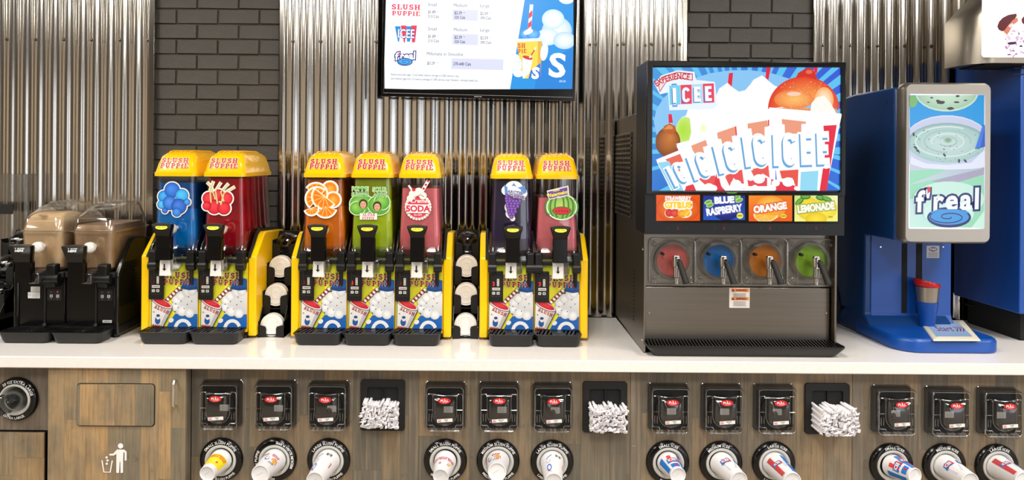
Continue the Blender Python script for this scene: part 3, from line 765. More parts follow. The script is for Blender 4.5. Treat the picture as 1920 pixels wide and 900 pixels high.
# ------------------------------------------------------------------ yellow slush machines
YB0 = -.47     # machine front plane
def slush_mat(name, c, c2):
    m = material(name, c, .22, 0, noise=((14,14,9), c2), coat=.3)
    b = m.node_tree.nodes['Principled BSDF']; b.inputs['Coat Weight'].default_value = 0
    return m
LIQ = {
 'blue': slush_mat('blue_slush',(6,146,238),(4,112,210)), 'red': slush_mat('red_slush',(196,22,42),(150,12,28)),
 'orange': slush_mat('orange_slush',(255,142,22),(252,116,14)), 'green': slush_mat('green_slush',(202,230,24),(178,212,20)),
 'pink': slush_mat('pink_slush',(255,128,136),(248,112,122)), 'purple': slush_mat('purple_slush',(44,30,84),(30,22,60)),
 'rose': slush_mat('rose_slush',(255,134,142),(248,116,128)),
}
LIQTOP = {k: slush_mat(k+'_slush_top', tuple(int(v*.82) for v in c), tuple(int(v*.7) for v in c)) for k,c in
  {'blue':(10,120,220),'red':(235,24,44),'orange':(255,130,30),'green':(205,226,40),'purple':(60,48,96)}.items()}  # scaled-down tones for the upper slush
WH = (245,244,240)
def sticker(kind):
    """drawn in photo pixels at the bowl's front, origin = sticker centre"""
    a = Art(0,0,1/430.0)
    if kind=='blue':
        B = [(-16,-3,11,(30,130,205)),(-1,-15,14,(28,92,190)),(17,-5,12,(40,150,220)),(-20,12,8,(50,150,215)),(-5,9,13,(34,100,195)),(12,15,14,(30,84,180)),(27,7,6,(40,120,200)),(8,26,8,(34,110,200)),(-14,23,5,(30,90,190))]
        for x,y,r,c in B: a.ell(x,y,r+2.4,r+2.4,WH)
        for x,y,r,c in B: a.ell(x,y,r+.3,r+.3,(20,60,140)); a.rad(x,y,r-.4,r-.4,tuple(min(255,v+45) for v in c),c,ox=-r*.2,oy=-r*.25)
    elif kind=='red':
        st = [((-14,10),(-16,-14),(-10,-30)),((-2,12),(-6,-12),(4,-28)),((10,8),(4,-10),(18,-26)),((4,14),(10,-8),(30,-20)),((-6,4),(-14,-20),(-22,-28))]
        B = [(-18,2,12),(0,-4,11),(14,2,12),(-8,18,13),(10,20,12),(-22,16,8)]
        for p in st: a.line(p,6.5,WH)
        for x,y,r in B: a.ell(x,y,r+2.5,r+2.5,WH)
        for x,y,r in B: a.ell(x,y,r,r,(150,14,30)); a.rad(x,y,r-1,r-1,(236,70,80),(206,24,44),ox=-2,oy=-3)
        for p in st: a.line(p,2.6,(214,206,140))
    elif kind=='orange':
        def wedge(cx,cy,r,rot,a1=180):
            P = [(0,0)] if a1<180 else []
            def T(p,k=1): c,q=math.cos(math.radians(rot)),math.sin(math.radians(rot)); return (cx+(p[0]*c-p[1]*q)*k, cy+(p[0]*q+p[1]*c)*k)
            pts=[T(p) for p in P+circ(0,0,r,n=18,a0=0,a1=a1)]; out=[T(p) for p in P+circ(0,0,r+3,n=18,a0=-3,a1=a1+3)]
            a.poly(out,WH); a.poly(pts,(250,170,40)); a.poly([T(p,.92) for p in P+circ(0,0,r,n=18,a0=4,a1=a1-4)],(242,120,20))
            for k in range(1,6): 
                if k*30<a1: a.line([T((0,0)),T((r*.9*math.cos(math.radians(k*30)),r*.9*math.sin(math.radians(k*30))))],1.1,(255,205,120))
        for x,y,r in ((14,-18,13),(20,2,13)):
            a.ell(x,y,r+3,r+3,WH); a.ell(x,y,r,r,(250,160,40)); a.rad(x,y,r-2,r-2,(255,180,70),(238,110,20))
        wedge(-12,-8,20,215); wedge(-10,0,20,130); wedge(4,-4,22,-52+90); wedge(6,14,20,20,120); wedge(-20,18,12,-20)
    elif kind=='green':
        for x,y,rx,ry in ((-14,6,22,18),(18,8,20,18),(-22,14,14,12),(24,2,14,14)): a.ell(x,y,rx+1.6,ry+1.6,(215,235,190)); a.rad(x,y,rx,ry,(150,205,90),(70,150,50),ox=-4,oy=-4)
        a.text('POMME',-17,-18,8,(120,190,90),.03,.78,outline=((225,240,205),.06)); a.text('SOUR',19,-17,8,(120,190,90),.03,.85,outline=((225,240,205),.06))
        a.text('SURETTE',-17,-8,7,(90,170,70),.02,.78,outline=((225,240,205),.05)); a.text('APPLE',20,-7,7.5,(90,170,70),.02,.85,outline=((225,240,205),.05))
        for x,y in ((-11,6),(15,10)):
            a.ell(x,y,11,11,(110,185,70)); a.ell(x,y,8,9,(60,42,32)); a.ell(x,y+1.5,5.8,7,(214,164,134))
            for q in (-2.2,2.2): a.ell(x+q,y,.8,.6,(60,40,34))
            a.line([(x-1.8,y+4.6),(x,y+5.2),(x+1.8,y+4.6)],.8,(180,60,60))
        a.rect(-17,23,15,35,(246,244,236)); a.text('SLUSH',0,28.5,5,(190,40,50),0,1,slab=True); a.text('PUPPIE',-1,34.5,4.8,(190,40,50),0,.9,slab=True)
    elif kind=='pink':
        a.line([(-17,-30),(-4,-12)],3.4,WH); a.line([(20,-40),(4,-12)],6.4,WH)
        for k in range(4): u=k/4; a.line([(20-16*u,-40+28*u),(20-16*(u+.12),-40+28*(u+.12))],4.2,(200,40,60))
        for i in range(26): t=2*PI*i/26; a.ell(1+22*math.cos(t),10+22*math.sin(t),3.1,3.1,WH,n=8)
        a.ell(1,10,22.5,22.5,WH); a.ell(1,10,20,20,(222,60,86))
        for i in range(26): t=2*PI*(i+.5)/26; a.ell(1+21*math.cos(t),10+21*math.sin(t),1,1,(222,60,86),n=6)
        for x,y,r in ((-8,-14,8),(2,-18,8),(10,-11,7),(-14,-6,6)): a.ell(x,y,r,r,(244,236,228))
        a.ell(-7,-22,3.4,3,(205,30,50)); a.line([(-6,-8),(6,-13),(12,-9)],1.5,(170,120,90))
        a.text('Creme',2,2,7.5,(250,235,235),.02,1.0,shear=.3); a.rect(-19,5,21,21,(248,240,238)); a.text('SODA',1,18,10.5,(212,40,70),.04,1.05); a.text('SLUSH',1,26,3.6,(250,220,225),.01)
    elif kind=='purple':
        rr = random.Random(3)
        for x,y,r in ((0,-19,18),(-14,-19,9),(15,-14,10),(0,-2,14),(-6,12,11),(-6,24,9),(-2,33,5)): a.ell(x,y,r,r,(236,236,240))
        a.poly([(-18,-30),(-8,-22),(0,-33),(6,-24),(20,-28),(24,-16),(10,-8),(-16,-8)],(90,140,200)); a.poly([(-12,-24),(0,-28),(14,-20),(6,-8),(-10,-10)],(230,240,250))
        for j in range(9):
            n_ = [5,5,5,4,4,3,3,2,1][j]; y = -9+j*4.8
            for i in range(n_): x=(i-(n_-1)/2)*6.2+rr.uniform(-.7,.7)-j*.6; a.ell(x,y,3.7,3.6,(70,36,110),n=12); a.rad(x,y,3,3,(150,110,200),(100,56,150),n=12,ox=-.8,oy=-.8)
        a.text('ARCTIC',2,-13,5.5,(60,60,150),.03,1,rot=8,outline=(WH,.05)); a.text('GRAPE',6,-5,6,(80,40,130),.03,1.05,rot=12,outline=(WH,.05))
    elif kind=='melon':
        a.ell(2,8,29,25,(232,240,214)); a.rad(2,8,26.5,22.5,(190,214,110),(120,176,70))
        for k in range(-3,4): a.line(arcp(2+k*7.5,8,4+abs(k)*1.2,21-abs(k)*2.2,90 if k<0 else -90,270 if k<0 else 90,8),3,(66,132,56))
        a.ell(2,15,18,8,(60,120,40)); a.ell(2,15,16,6.6,(206,50,60)); 
        for q in range(-2,3): a.ell(2+q*5,15+abs(q)*.4,.9,1.4,(30,16,16),n=8)
        a.poly([(-26,-22),(14,-32),(16,-14),(-22,-5)],(226,232,236)); a.poly([(-24,-20),(12,-29),(13,-15),(-21,-7)],(110,70,150))
        a.text('New',-8,-21,4.5,(250,230,90),.02,rot=-13); a.text('Watermelon',-5,-13.5,6.5,(250,235,60),.03,.82,rot=-13); a.text('Flavour',2,-9.5,4,(250,230,240),.02,.9,rot=-13)
    return a
def front_art(cw):
    """panel print under one bowl; photo pixels, origin = middle of the cell at photo row 618"""
    a = Art(0,0,1/434.0); h = cw*434/2-1.2
    a.grid(-h,-133,h,0,[(196,200,40),(240,226,46)],6,6)
    a.grid(-h,-133,h,-104,[(150,170,40),(214,214,44)],6,3)
    rr = random.Random(5)
    for k in range(10): x=rr.uniform(-30,36); y=rr.uniform(-96,-40); a.poly([(x,y),(x+4,y-9),(x+8,y),(x+5,y+12)],(250,236,70))
    # blue ground and a white heap of snow
    a.poly([(-14,0),(-6,-14),(6,-30),(20,-36),(34,-34),(h,-42),(h,0)],(28,98,180))
    a.poly([(-4,-36),(-2,-52),(6,-58),(8,-68),(20,-74),(h-2,-80),(h,-80),(h,-28),(30,-22),(8,-24)],(40,44,50))
    a.grid(4,-68,h,-26,[(232,232,230),(196,198,202)],5,4)
    for x,y,r in ((4,-40,9),(6,-52,9),(14,-60,9),(26,-68,10),(h-10,-70,9),(16,-32,10),(30,-28,9)): a.rad(x,y,r,r,(246,246,244),(206,208,212))
    a.polys([circ(x,y,1.1,n=8) for x,y in ((4,-45),(9,-38),(14,-50),(20,-36),(28,-58),(26,-44),(34,-50))],(90,90,96))
    a.poly([(14,-76),(20,-90),(34,-95),(h,-92),(h,-74),(30,-72)],(30,84,150)); a.line([(14,-76),(30,-73),(h,-75)],5,(22,66,130))
    a.line(arcp(18,2,14,16,180,340),6.5,(240,240,240)); a.ell(-4,-14,5,4,(236,236,236),-30)
    # name
    a.text('SLUSH',9,-93,10.6,(132,24,44),.0,1.0,slab=True,outline=((250,244,214),.03),gap=.04); a.text('PUPPIE',9,-81,9.4,(160,34,48),.0,1.08,slab=True,outline=((250,244,214),.03),gap=.04)
    # cup, ice and straw
    a.line([(-16,-48),(12,-76)],7,(40,30,30)); a.line([(-16,-48),(12,-76)],5.4,(245,240,236))
    for k in range(5): u=.06+k*.19; a.line([(-16+28*u,-48-28*u),(-16+28*(u+.09),-48-28*(u+.09))],5.4,(150,34,44))
    a.poly([(-41,-54),(-1,-36),(-18,-2),(-41.5,-4)],(30,30,34)); a.poly([(-40,-53),(-2.5,-36),(-19,-3),(-40.5,-5)],(228,226,222))
    a.poly([(-12,-34),(-2.5,-36),(-19,-3),(-24,-4)],(190,188,188))
    a.ell(-21,-46,21,7.5,(40,30,34),24); a.ell(-21,-46.4,20,6.6,(236,230,226),24); a.ell(-21,-47,18,5.4,(196,34,48),24); a.ell(-22,-49,12,4.4,(212,50,60),24)
    a.text('SLUSH',-22,-31,6.2,(190,36,44),0,1.0,rot=24,slab=True); a.text('PPIE',-31,-1,5,(190,36,44),0,1.0,rot=6,slab=True)
    a.ell(-29,-14,5,7,(40,90,160)); a.ell(-28,-19,3.4,3.4,(236,226,214)); a.ell(-28,-23,3.4,2.6,(30,70,140))
    for x,y in ((-34,-38),(-28,-36),(-10,-30),(-8,-22),(-36,-30)): a.ell(x,y,1.4,1,(120,110,110))
    return a.clip(-h,-133,h,0)
def tap_handle(t, cx, z0, z1, zt, wide, narrow, y, labelart=None, black='blackgloss', lab=None):
    """lever: flared head from zt to z1, square lever body z0..zt"""
    H_ = thing_empty('tap_handle')
    b = MB(); n_ = narrow/2; w_ = wide/2
    hd = [(-n_,zt),(-n_*1.02,zt+.012),(-w_,z1-.012),(-w_,z1-.003)]+[(w_*(2*i/8-1), z1-.003+.006*math.sin(PI*i/8)) for i in range(1,8)]+[(w_,z1-.003),(w_,z1-.012),(n_*1.02,zt+.012),(n_,zt)]
    rings = []
    for yy,sc_ in ((-.011,.93),(-.013,.97),(-.009,1),(.014,1),(.017,.96)):
        rings.append([(x*sc_, y+yy-(zz-zt)*.30, (zz-(zt+z1)/2)*sc_+(zt+z1)/2) for x,zz in hd])
    b.loft(rings); h = b.build('tap_handle', M[black], t, (cx,0,0), smooth=40)
    b = MB(); b.yloft([(y-.013,-n_+.002,z0+.002,n_-.002,zt+.003,.004),(y-.009,-n_,z0,n_,zt+.005,.004),(y+.018,-n_,z0,n_,zt+.005,.004)],n=3)
    for k in range(5): b.box(-n_*.62,y-.0142,z0+.022+k*.0075,n_*.62,y-.0125,z0+.025+k*.0075)
    b.build('lever_body', M[black], h)
    if labelart: labelart.build('handle_label', M['print'], h, (0,y-.0140-(z1-.016-zt)*.30,z1-.016), (math.radians(-16.7),0,0), label=lab)
    return h
def thing_empty(n): return None
def drip_tray(t, cx, w, z0, z1, d, name='drip_tray', mat='black', slots=10):
    W0, W1 = w/2*.86, w/2
    b = MB(); r=.022
    b.rloft([(z0,cx-W0,-d*.88,cx+W0,-.004,r),(z0+.006,cx-W0-.004,-d*.92,cx+W0+.004,-.002,r),(z1-.004,cx-W1+.002,-d+.001,cx+W1-.002,.0,r),(z1,cx-W1,-d,cx+W1,.0,r),(z1,cx-W1+.005,-d+.005,cx+W1-.005,-.004,r*.8),(z1-.012,cx-W1+.007,-d+.008,cx+W1-.007,-.006,r*.8)], True, True)
    o = b.build(name, M[mat], t)
    b = MB(); b.frame(rrect(cx-W1+.006,-d+.006,cx+W1-.006,-.005,.016,4), rrect(cx-W1+.014,-d+.018,cx+W1-.014,-.014,.008,4),'z',z1-.006,z1-.001)
    n_=slots
    for i in range(n_+1):
        x = cx-W1+.014+(2*W1-.028)*i/n_
        if abs(x-cx) < w*.13: continue
        s_ = -.010
        b.add([(x-.0038+s_,-d+.014,z1-.006),(x+.0038+s_,-d+.014,z1-.006),(x+.0038-s_,-.012,z1-.006),(x-.0038-s_,-.012,z1-.006),
               (x-.0038+s_,-d+.014,z1-.001),(x+.0038+s_,-d+.014,z1-.001),(x+.0038-s_,-.012,z1-.001),(x-.0038-s_,-.012,z1-.001)],[(0,3,2,1),(4,5,6,7),(0,1,5,4),(1,2,6,5),(2,3,7,6),(3,0,4,7)])
    b.box(cx-w*.13,-d+.012,z1-.006,cx+w*.13,-.010,z1-.002)
    g = b.build('grille', M['black'], o)
    b = MB(); b.lathe([(.0,.0008),(.018,.0012),(.020,.0)], (0,0,0), (0,0,1), 20); e = b.build('drain_plate', M['blackgloss'], g, (cx,-d/2-.002,z1-.002)); e.scale=(1,.45,1)
    return o
def slush_machine(xc, pitch, flavours, label):
    n = len(flavours); zb = ZT
    t = thing('slush_machine', label, 'slush machine', (xc, YB0, zb))
    half = n*pitch/2; F = .036
    b = MB(); b.box(-half,.006,.012,half,.42,.335); b.build('housing', M['blackmat'], t)
    b = MB(); 
    for sx in (-half+.01,half-.03):
        for y in (.02,.38): b.cyl((sx+.01,y,0),(sx+.01,y,.014),.016)
    b.build('foot', M['black'], t)
    prof = [(-.004,.012),(-.004,.355),(.10,.440),(.13,.452),(.40,.436),(.425,.425),(.425,.02)]
    for s_ in (-1,1):
        x0,x1 = (half,half+F) if s_>0 else (-half-F,-half)
        b = MB(); b.prism(prof,'x',x0,x1); sd = b.build('side_panel', M['yellow'], t, bevel=.006)
        b = MB(); pr = [(-.002,.350),(.094,.440),(.13,.456),(.415,.438),(.415,.446),(.13,.464),(.088,.449),(-.012,.354)]
        xi = (x0,x0+.012) if s_>0 else (x1-.012,x1)
        b.prism(pr,'x',*xi); b.build('seal_strip', M['blackmat'], sd)
        b = MB(); xo = x1 if s_>0 else x0
        for k in range(16): z=.10+k*.0125; b.box(min(xo,xo+s_*.0015),.14,z,max(xo,xo+s_*.0015),.34,z+.006)
        b.build('vent_louvre', M['blackmat'], sd)
    yy = material
    for i,(fl,lvl,stk,dig) in enumerate(flavours):
        cx = -half+pitch*(i+.5)
        # printed front
        b = MB(); b.box(cx-pitch/2+.0015,-.003,.03,cx+pitch/2-.0015,.006,.338); fp = b.build('front_panel', M['yellow'], t, bevel=.001)
        front_art(pitch).build('panel_print', M['print'], fp, (cx,-.0032,.0465), label='yellow print with a red slush cup, striped straw and blue and white snow')
        drip_tray(t, cx, pitch*.985, .003, .052, .118)
        # control pad
        px_ = cx-pitch/2+.034
        b = MB(); b.prism(rrect(px_-.031,.170,px_+.031,.302,.004),'y',-.016,-.002); cp = b.build('control_pad', M['black'], t, bevel=.0015)
        a = Art(0,0,.001); a.rect(-20,-42,22,44,(70,70,72),4); a.rect(-19,-41,21,43,(14,14,15),4)
        a.rect(-17,-22,-3,-2,(40,6,8)); a.text('3',-10,-3.5,17,(255,50,50) if dig else (120,14,20),.03,.9)
        a.rect(4,-34,14,-2,(206,204,196),2); a.rect(-16,4,18,16,(206,204,196),2); a.rect(-16,22,-3,34,(206,204,196),2); a.rect(3,22,16,34,(206,204,196),2)
        a.line([(-13,28),(-6,28)],2,(40,40,40)); a.line([(6,28),(13,28)],2,(40,40,40)); a.line([(9.5,24.5),(9.5,31.5)],2,(40,40,40)); a.line([(-12,10),(14,10)],2,(90,90,90)); a.ell(9,-28,1.6,1.6,(50,50,50)); a.ell(9,-8,1.6,1.6,(50,50,50))
        a.ell(2,-60,2,2,(40,40,40)); a.ell(2,60,2,2,(40,40,40))
        a.build('button_panel', M['print'], cp, (px_,-.0163,.236), label='touch buttons beside a red digit' )
        # bar, hinges
        b = MB(); b.box(cx-pitch/2+.001,-.016,.328,cx+pitch/2-.001,.02,.346); b.build('front_bar', M['blackmat'], t, bevel=.003)
        for s_ in (-1,1):
            x = cx+s_*.0815
            b = MB(); b.yloft([(-.036,x-.014,.300,x+.014,.378,.005),(-.030,x-.016,.296,x+.016,.384,.006),(.0,x-.016,.296,x+.016,.384,.006)]); 
            b.cyl((x-.018,-.022,.318),(x+.018,-.022,.318),.020); b.cyl((x-.003,-.012,.30),(x-.003,-.010,.236),.009,.007); b.box(x-.009,-.018,.365,x+.018,.03,.376)
            b.build('latch', M['black'], t, bevel=.001)
        # tank
        W1, W0 = .0815, .0925
        b = MB()
        b.rloft([(.352,cx-W0+.02,.02,cx+W0-.02,.37,.03),(.358,cx-W0+.006,.006,cx+W0-.006,.38,.035),(.385,cx-W0,-.004,cx+W0,.385,.03),(.46,cx-W0+.002,-.002,cx+W0-.002,.385,.026),(.60,cx-W1-.003,.002,cx+W1+.003,.375,.024),(.715,cx-W1,.004,cx+W1,.37,.022)], True, False)
        tk = b.build('tank', M['clear'], t)
        e = .0035
        top_c = LIQTOP.get(fl)
        b = MB(); zm = {'blue':.56,'red':.60,'orange':.575,'green':.60,'purple':.52}.get(fl, lvl) if top_c else lvl
        def ringz(z):
            pts = [(.358,W0-.02,.03),(.39,W0-e,.001),(.46,W0-.002-e,.003),(.60,W1+.003-e,.007),(.72,W1-e,.009)]
            for (za,wa,ya),(zc,wc,yc) in zip(pts[:-1],pts[1:]):
                if za<=z<=zc: u=(z-za)/(zc-za); wv=wa+(wc-wa)*u; yv=ya+(yc-ya)*u; break
            return (z,cx-wv,yv,cx+wv,.37,.024)
        zs = [.358,.368,.39,.46]+[z for z in (.50,.54,.6) if z<zm]+[zm]
        b.rloft([ringz(z) for z in zs], True, True); b.build('slush', LIQ[fl], tk)
        if top_c and lvl>zm:
            b = MB(); b.rloft([ringz(zm+.0001),ringz((zm+lvl)/2),ringz(lvl)], False, True); b.build('upper_slush', top_c, tk, label='darker upper layer')
        # clear drip skirt round the tank foot
        b = MB(); b.rloft([(.340,cx-pitch/2+.006,-.012,cx+pitch/2-.006,.39,.02),(.352,cx-pitch/2+.003,-.014,cx+pitch/2-.003,.39,.02),(.39,cx-W0-.004,-.006,cx+W0+.004,.39,.03),(.47,cx-W0+.001,.04,cx+W0-.001,.39,.03)], False, False)
        b.build('drip_skirt', M['clear2'], t)
        b = MB(); b.tube([(cx-pitch/2+.006,-.012,.346),(cx-W0-.003,-.004,.40),(cx-W0,.06,.46)],.0022,6); b.tube([(cx+pitch/2-.006,-.012,.346),(cx+W0+.003,-.004,.40),(cx+W0,.06,.46)],.0022,6)
        b.tube([(cx-pitch/2+.008,-.013,.348),(cx+pitch/2-.008,-.013,.348)],.002,6); b.build('skirt_rim', M['clear2'], t)
        # lid
        L0 = .0925
        b = MB(); b.rloft([(.700,cx-L0,-.010,cx+L0,.385,.022),(.716,cx-L0,-.010,cx+L0,.385,.022),(.719,cx-L0+.004,-.006,cx+L0-.004,.380,.022),(.752,cx-L0+.009,.004,cx+L0-.009,.372,.026),(.786,cx-L0+.017,.020,cx+L0-.017,.355,.03),(.802,cx-L0+.030,.045,cx+L0-.030,.33,.03),(.808,cx-L0+.05,.075,cx+L0-.05,.30,.03)], False, True, n=7)
        ld = b.build('lid', M['yellowclear'], t, smooth=50)
        b = MB()
        for k in range(5): x=cx+(k-2)*.022; b.tube([(x,.03,.793),(x,.05,.8055),(x,.09,.811),(x,.28,.811),(x,.33,.802)],.0035,6)
        b.build('lid_ridge', M['yellowclear'], ld)
        a = Art(0,0,1/430.0); wd=1.08
        for p in (6,): pass
        a.text('SLUSH',0,-1.2,9.5,(196,14,26),.02,wd,slab=True,outline=((252,244,226),.05),gap=.045); a.text('PUPPiE',0,9.0,9.0,(196,14,26),.02,wd,slab=True,outline=((252,244,226),.05),gap=.045)
        a.build('lid_lettering', M['print'], ld, (cx-.002,.0052,.7555), (math.radians(-22),0,0), eps=.0002, label='red lettering reading SLUSH PUPPIE')
        # sticker
        sticker(stk[0]).build('flavour_sticker', M['print'], tk, (cx+stk[1]/430,-.0002,stk[2]), label='fruit picture sticker', eps=.0001)
        # tap
        b = MB(); b.cyl((cx+.010,.0,.478),(cx+.010,-.060,.478),.008,.008); b.lathe([(0,-.050),(.020,-.050),(.022,-.054),(.022,-.078),(.019,-.084),(0,-.084)],(cx+.012,0,.478),(0,1,0),20); b.build('tap_piston', M['cream'], t, label='cream round tap piston')
        b = MB(); b.prism([(-.002,.36),(-.085,.355),(-.085,.30),(-.06,.30),(-.002,.34)],'x',cx-.002,cx+.044); b.build('spout', M['clear2'], t, bevel=.004)
        b = MB(); b.rloft([(.284,cx-.028,-.088,cx+.022,-.062,.006),(.30,cx-.027,-.088,cx+.021,-.06,.006),(.372,cx-.024,-.086,cx+.020,-.05,.006)]); ch = b.build('spout_chute', M['white'], t, label='white chute with a black down arrow')
        a = Art(0,0,.001); a.poly([(-3,-16),(3,-16),(3,4),(9,4),(0,14),(-9,4),(-3,4)],(24,24,24)); a.build('arrow', M['print'], ch, (cx-.004,-.0883,.318))
        a = Art(0,0,.001); a.ell(0,0,26,10,(30,30,20)); a.ell(0,0,25,9,(244,236,30)); a.text('PUSH - PULL',0,2.2,5,(50,50,30),.02,.9)
        tap_handle(t, cx+.002, .352, .507, .45, .083, .060, -.105, a, lab='yellow oval push-pull label')
        # divider between tanks
        if i < n-1:
            b = MB(); b.prism([(-.002,.33),(-.002,.352),(.09,.44),(.13,.462),(.39,.445),(.39,.33)],'x',cx+pitch/2-.004,cx+pitch/2+.004); b.build('divider', M['blackmat'], t)
    return t
slush_machine(-1.2445,.213,[('blue',.672,('blue',-4,.605),0),('red',.694,('red',-10,.61),0)],'yellow two-bowl slush machine with blue and red slush, in front of the brick')
slush_machine(-.500,.2068,[('orange',.69,('orange',-3,.608),0),('green',.695,('green',-5,.60),1),('pink',.655,('pink',-4,.598),0)],'yellow three-bowl slush machine with orange, green and pink slush')
slush_machine(.2022,.198,[('purple',.69,('purple',4,.605),1),('rose',.618,('melon',6,.598),1)],'yellow two-bowl slush machine with dark purple and pink watermelon slush')

# ------------------------------------------------------------------ racks of lids beside the machines
M['lidw'] = material('white_lid_plastic', (232,231,228), .35)
def lid_rack(X, label, pos, kinds, lidwords):
    """pos: list of (z centre, Y of the lid front) from the top tier down"""
    t = thing('lid_rack', label, 'lid rack', (X, 0, ZT))
    b = MB(); yb = pos[0][1]+.10
    b.box(-.056,-.43,0,.056,yb+.02,.010); b.box(-.055,yb,0,.055,yb+.012,pos[0][0]-ZT+.05)
    for s_ in (-1,1): b.prism([(pos[-1][1]-.01,.0),(pos[-1][1]-.012,.05),(yb,pos[0][0]-ZT+.05),(yb+.012,pos[0][0]-ZT+.05),(yb+.012,0)],'x',s_*.054-.002,s_*.054+.002)
    b.build('frame', M['black'], t)
    for k,(z,y) in enumerate(pos):
        zc = z-ZT
        for s_ in (-1,1):       # two front fins leave a slot in the middle
            b = MB(); p = [(.022,-.085),(.021,-.014),(.025,-.004),(.054,.004),(.056,.0),(.056,-.085)]
            b.prism([(s_*x, max(zc+q,.004)) for x,q in p],'y',y-.008,y-.005)
            o = b.build('fin', M['black'], t, bevel=.001)
            b = MB(); b.box(min(s_*.053,s_*.056),y-.008,max(zc-.085,.004),max(s_*.053,s_*.056),y+.12,zc+.018); b.build('side_wall', M['black'], t)
        b = MB(); b.box(-.053,y-.006,max(zc-.062,.011),.053,y+.12,max(zc-.058,.014)) if k<len(pos) else None
        b.build('tier_shelf', M['black'], t)
    # lids: front one and those stacked behind it
    for k,(z,y) in enumerate(pos):
        r = .0495
        for q in range(3):
            dom = kinds[k] == 'dome'
            lt = thing('dome_cover' if dom else 'disc_cover', lidwords[k] + ('' if q==0 else (', second in stack' if q==1 else ', third in stack')), 'lid', (X, y+.004+q*.011+(.030 if dom else 0), z), (math.radians(-6),0,0), group='lids stacked in the '+label.split(' beside')[0])
            b = MB()
            if dom: b.lathe([(.010,-.044),(.012,-.046),(.022,-.042),(.036,-.028),(.0445,-.010),(.046,0),(r,.001),(r,.004),(.047,.005)], n=36, d=(0,1,0))
            else: b.lathe([(0,-.0022),(.012,-.0022),(.013,-.0034),(.019,-.0034),(.020,-.0022),(.033,-.0022),(.0345,-.0036),(.041,-.0038),(.043,-.0018),(.046,-.001),(.0485,-.003),(r,-.001),(r,.005),(.0475,.006)], n=40, d=(0,1,0))
            b.build('dome' if dom else 'lid_disc', M['clear'] if dom else M['lidw'], lt)
            if not dom and q==0:
                b = MB(); b.cyl((.022,-.002,.018),(.022,-.0042,.018),.005); b.cyl((-.024,-.002,-.014),(-.024,-.0042,-.014),.004); b.cyl((-.020,-.002,.022),(-.020,-.0036,.022),.0035); b.build('lid_button', M['lidw'], lt)
            if dom and q==0:
                b = MB(); b.lathe([(r,.0),(r+.0012,.002),(r,.005)], n=36, d=(0,1,0)); b.build('dome_rim', M['clear2'], lt)
pos = []
for (yy_, D) in ((457,3.34),(500,3.26),(553,3.20),(610,3.14)):
    Y = D+CY; pos.append((Pw(520,yy_,Y).z, Y))
lid_rack(-.9385, 'black lid rack beside the red slush machine', pos, ['dome','disc','disc','disc'],
    ['clear dome lid atop the rack right of the red slush','flat white lid below the dome, right of the red slush','white lid with raised rings, third tier right of the red slush','white lid in the bottom tier right of the red slush'])
pos = []
for (yy_, D) in ((455,3.34),(499,3.26),(552,3.20),(610,3.14)):
    Y = D+CY; pos.append((Pw(877,yy_,Y).z, Y))
lid_rack(-.093, 'black lid rack beside the three-bowl machine', pos, ['dome','disc','disc','disc'],
    ['clear dome lid atop the rack between two yellow machines','large white lid second from top between two yellow machines','white lid third from top between two yellow machines','white lid at the bottom between two yellow machines'])
pos = []
for (yy_, D) in ((455,3.34),(500,3.26),(552,3.20),(610,3.14)):
    Y = D+CY; pos.append((Pw(10,yy_,Y).z, Y))
lid_rack(-2.195, 'black lid rack beside the black machine at the left edge', pos, ['dome','dome','dome','dome'],
    ['clear dome lid atop the rack at the left edge','clear dome lid in the second tier at the left edge','clear dome lid in the third tier at the left edge','clear dome lid in the lowest tier at the left edge'])
# clear box with a black bar at the left edge
pc = Pw(10,368,-.11); t = thing('acrylic_box', 'clear acrylic box with a black bar at the left edge above the lids', 'box', (pc.x,-.11,ZT))
zz0, zz1 = .0, Pw(10,327,-.11).z-ZT; xr = Pw(31,368,-.11).x-pc.x
b = MB(); b.box(-.3,0,zz0,xr,.08,zz1); b.build('box_wall', M['clear2'], t)
zb_ = Pw(10,392,-.11).z-ZT; xr2 = Pw(25,392,-.11).x-pc.x
b = MB(); b.box(-.3,-.004,zb_-.024,xr2,-.001,zb_+.024); b.build('bar', M['blackmat'], t)

# ------------------------------------------------------------------ black milk-drink machine
M['milk'] = material('light_iced_coffee', (252,216,168), .35, noise=((16,16,12),(238,194,146)), coat=.3)
M['choc'] = material('brown_iced_chocolate', (216,178,138), .35, noise=((14,14,10),(160,120,86)), coat=.3)
M['choc2'] = material('dark_iced_chocolate', (96,70,52), .35, noise=((14,14,10),(120,90,66)))
t = thing('milk_drink_machine', 'black two-bowl machine with beige and brown iced milk drinks at the left', 'drink machine', (-1.812, YB0, ZT))
pitch, half, n = .22, .22, 2
b = MB(); b.box(-half+.006,.006,.012,half-.006,.34,.275); b.build('housing', M['blackmat'], t)
b = MB()
for x in (-.2,.2):
    for y in (.02,.3): b.cyl((x,y,0),(x,y,.014),.016)
b.build('foot', M['black'], t)
prof = [(-.012,.012),(-.012,.26),(-.002,.285),(.105,.415),(.135,.425),(.335,.400),(.35,.385),(.35,.02)]
M['blackcoat'] = material('glossy_black_shell', (13,14,13), .13)
for s_ in (-1,1):
    b = MB(); b.prism(prof,'x',*((half-.016,half+.006) if s_>0 else (-half-.006,-half+.016))); sd = b.build('side_panel', M['blackcoat'], t, bevel=.006)
    xo = s_*(half+.006)
    for k in range(16):
        z = .075+k*.0135
        b = MB(); b.add([(xo,.13,z),(xo,.31,z-.004),(xo,.31,z+.002),(xo,.13,z+.006),(xo+s_*.003,.13,z-.002),(xo+s_*.003,.31,z-.006)],[(0,1,2,3),(0,1,5,4),(3,2,5,4),(0,4,3),(1,2,5)])
        b.build('vent_louvre', M['blackcoat'], sd, smooth=0)
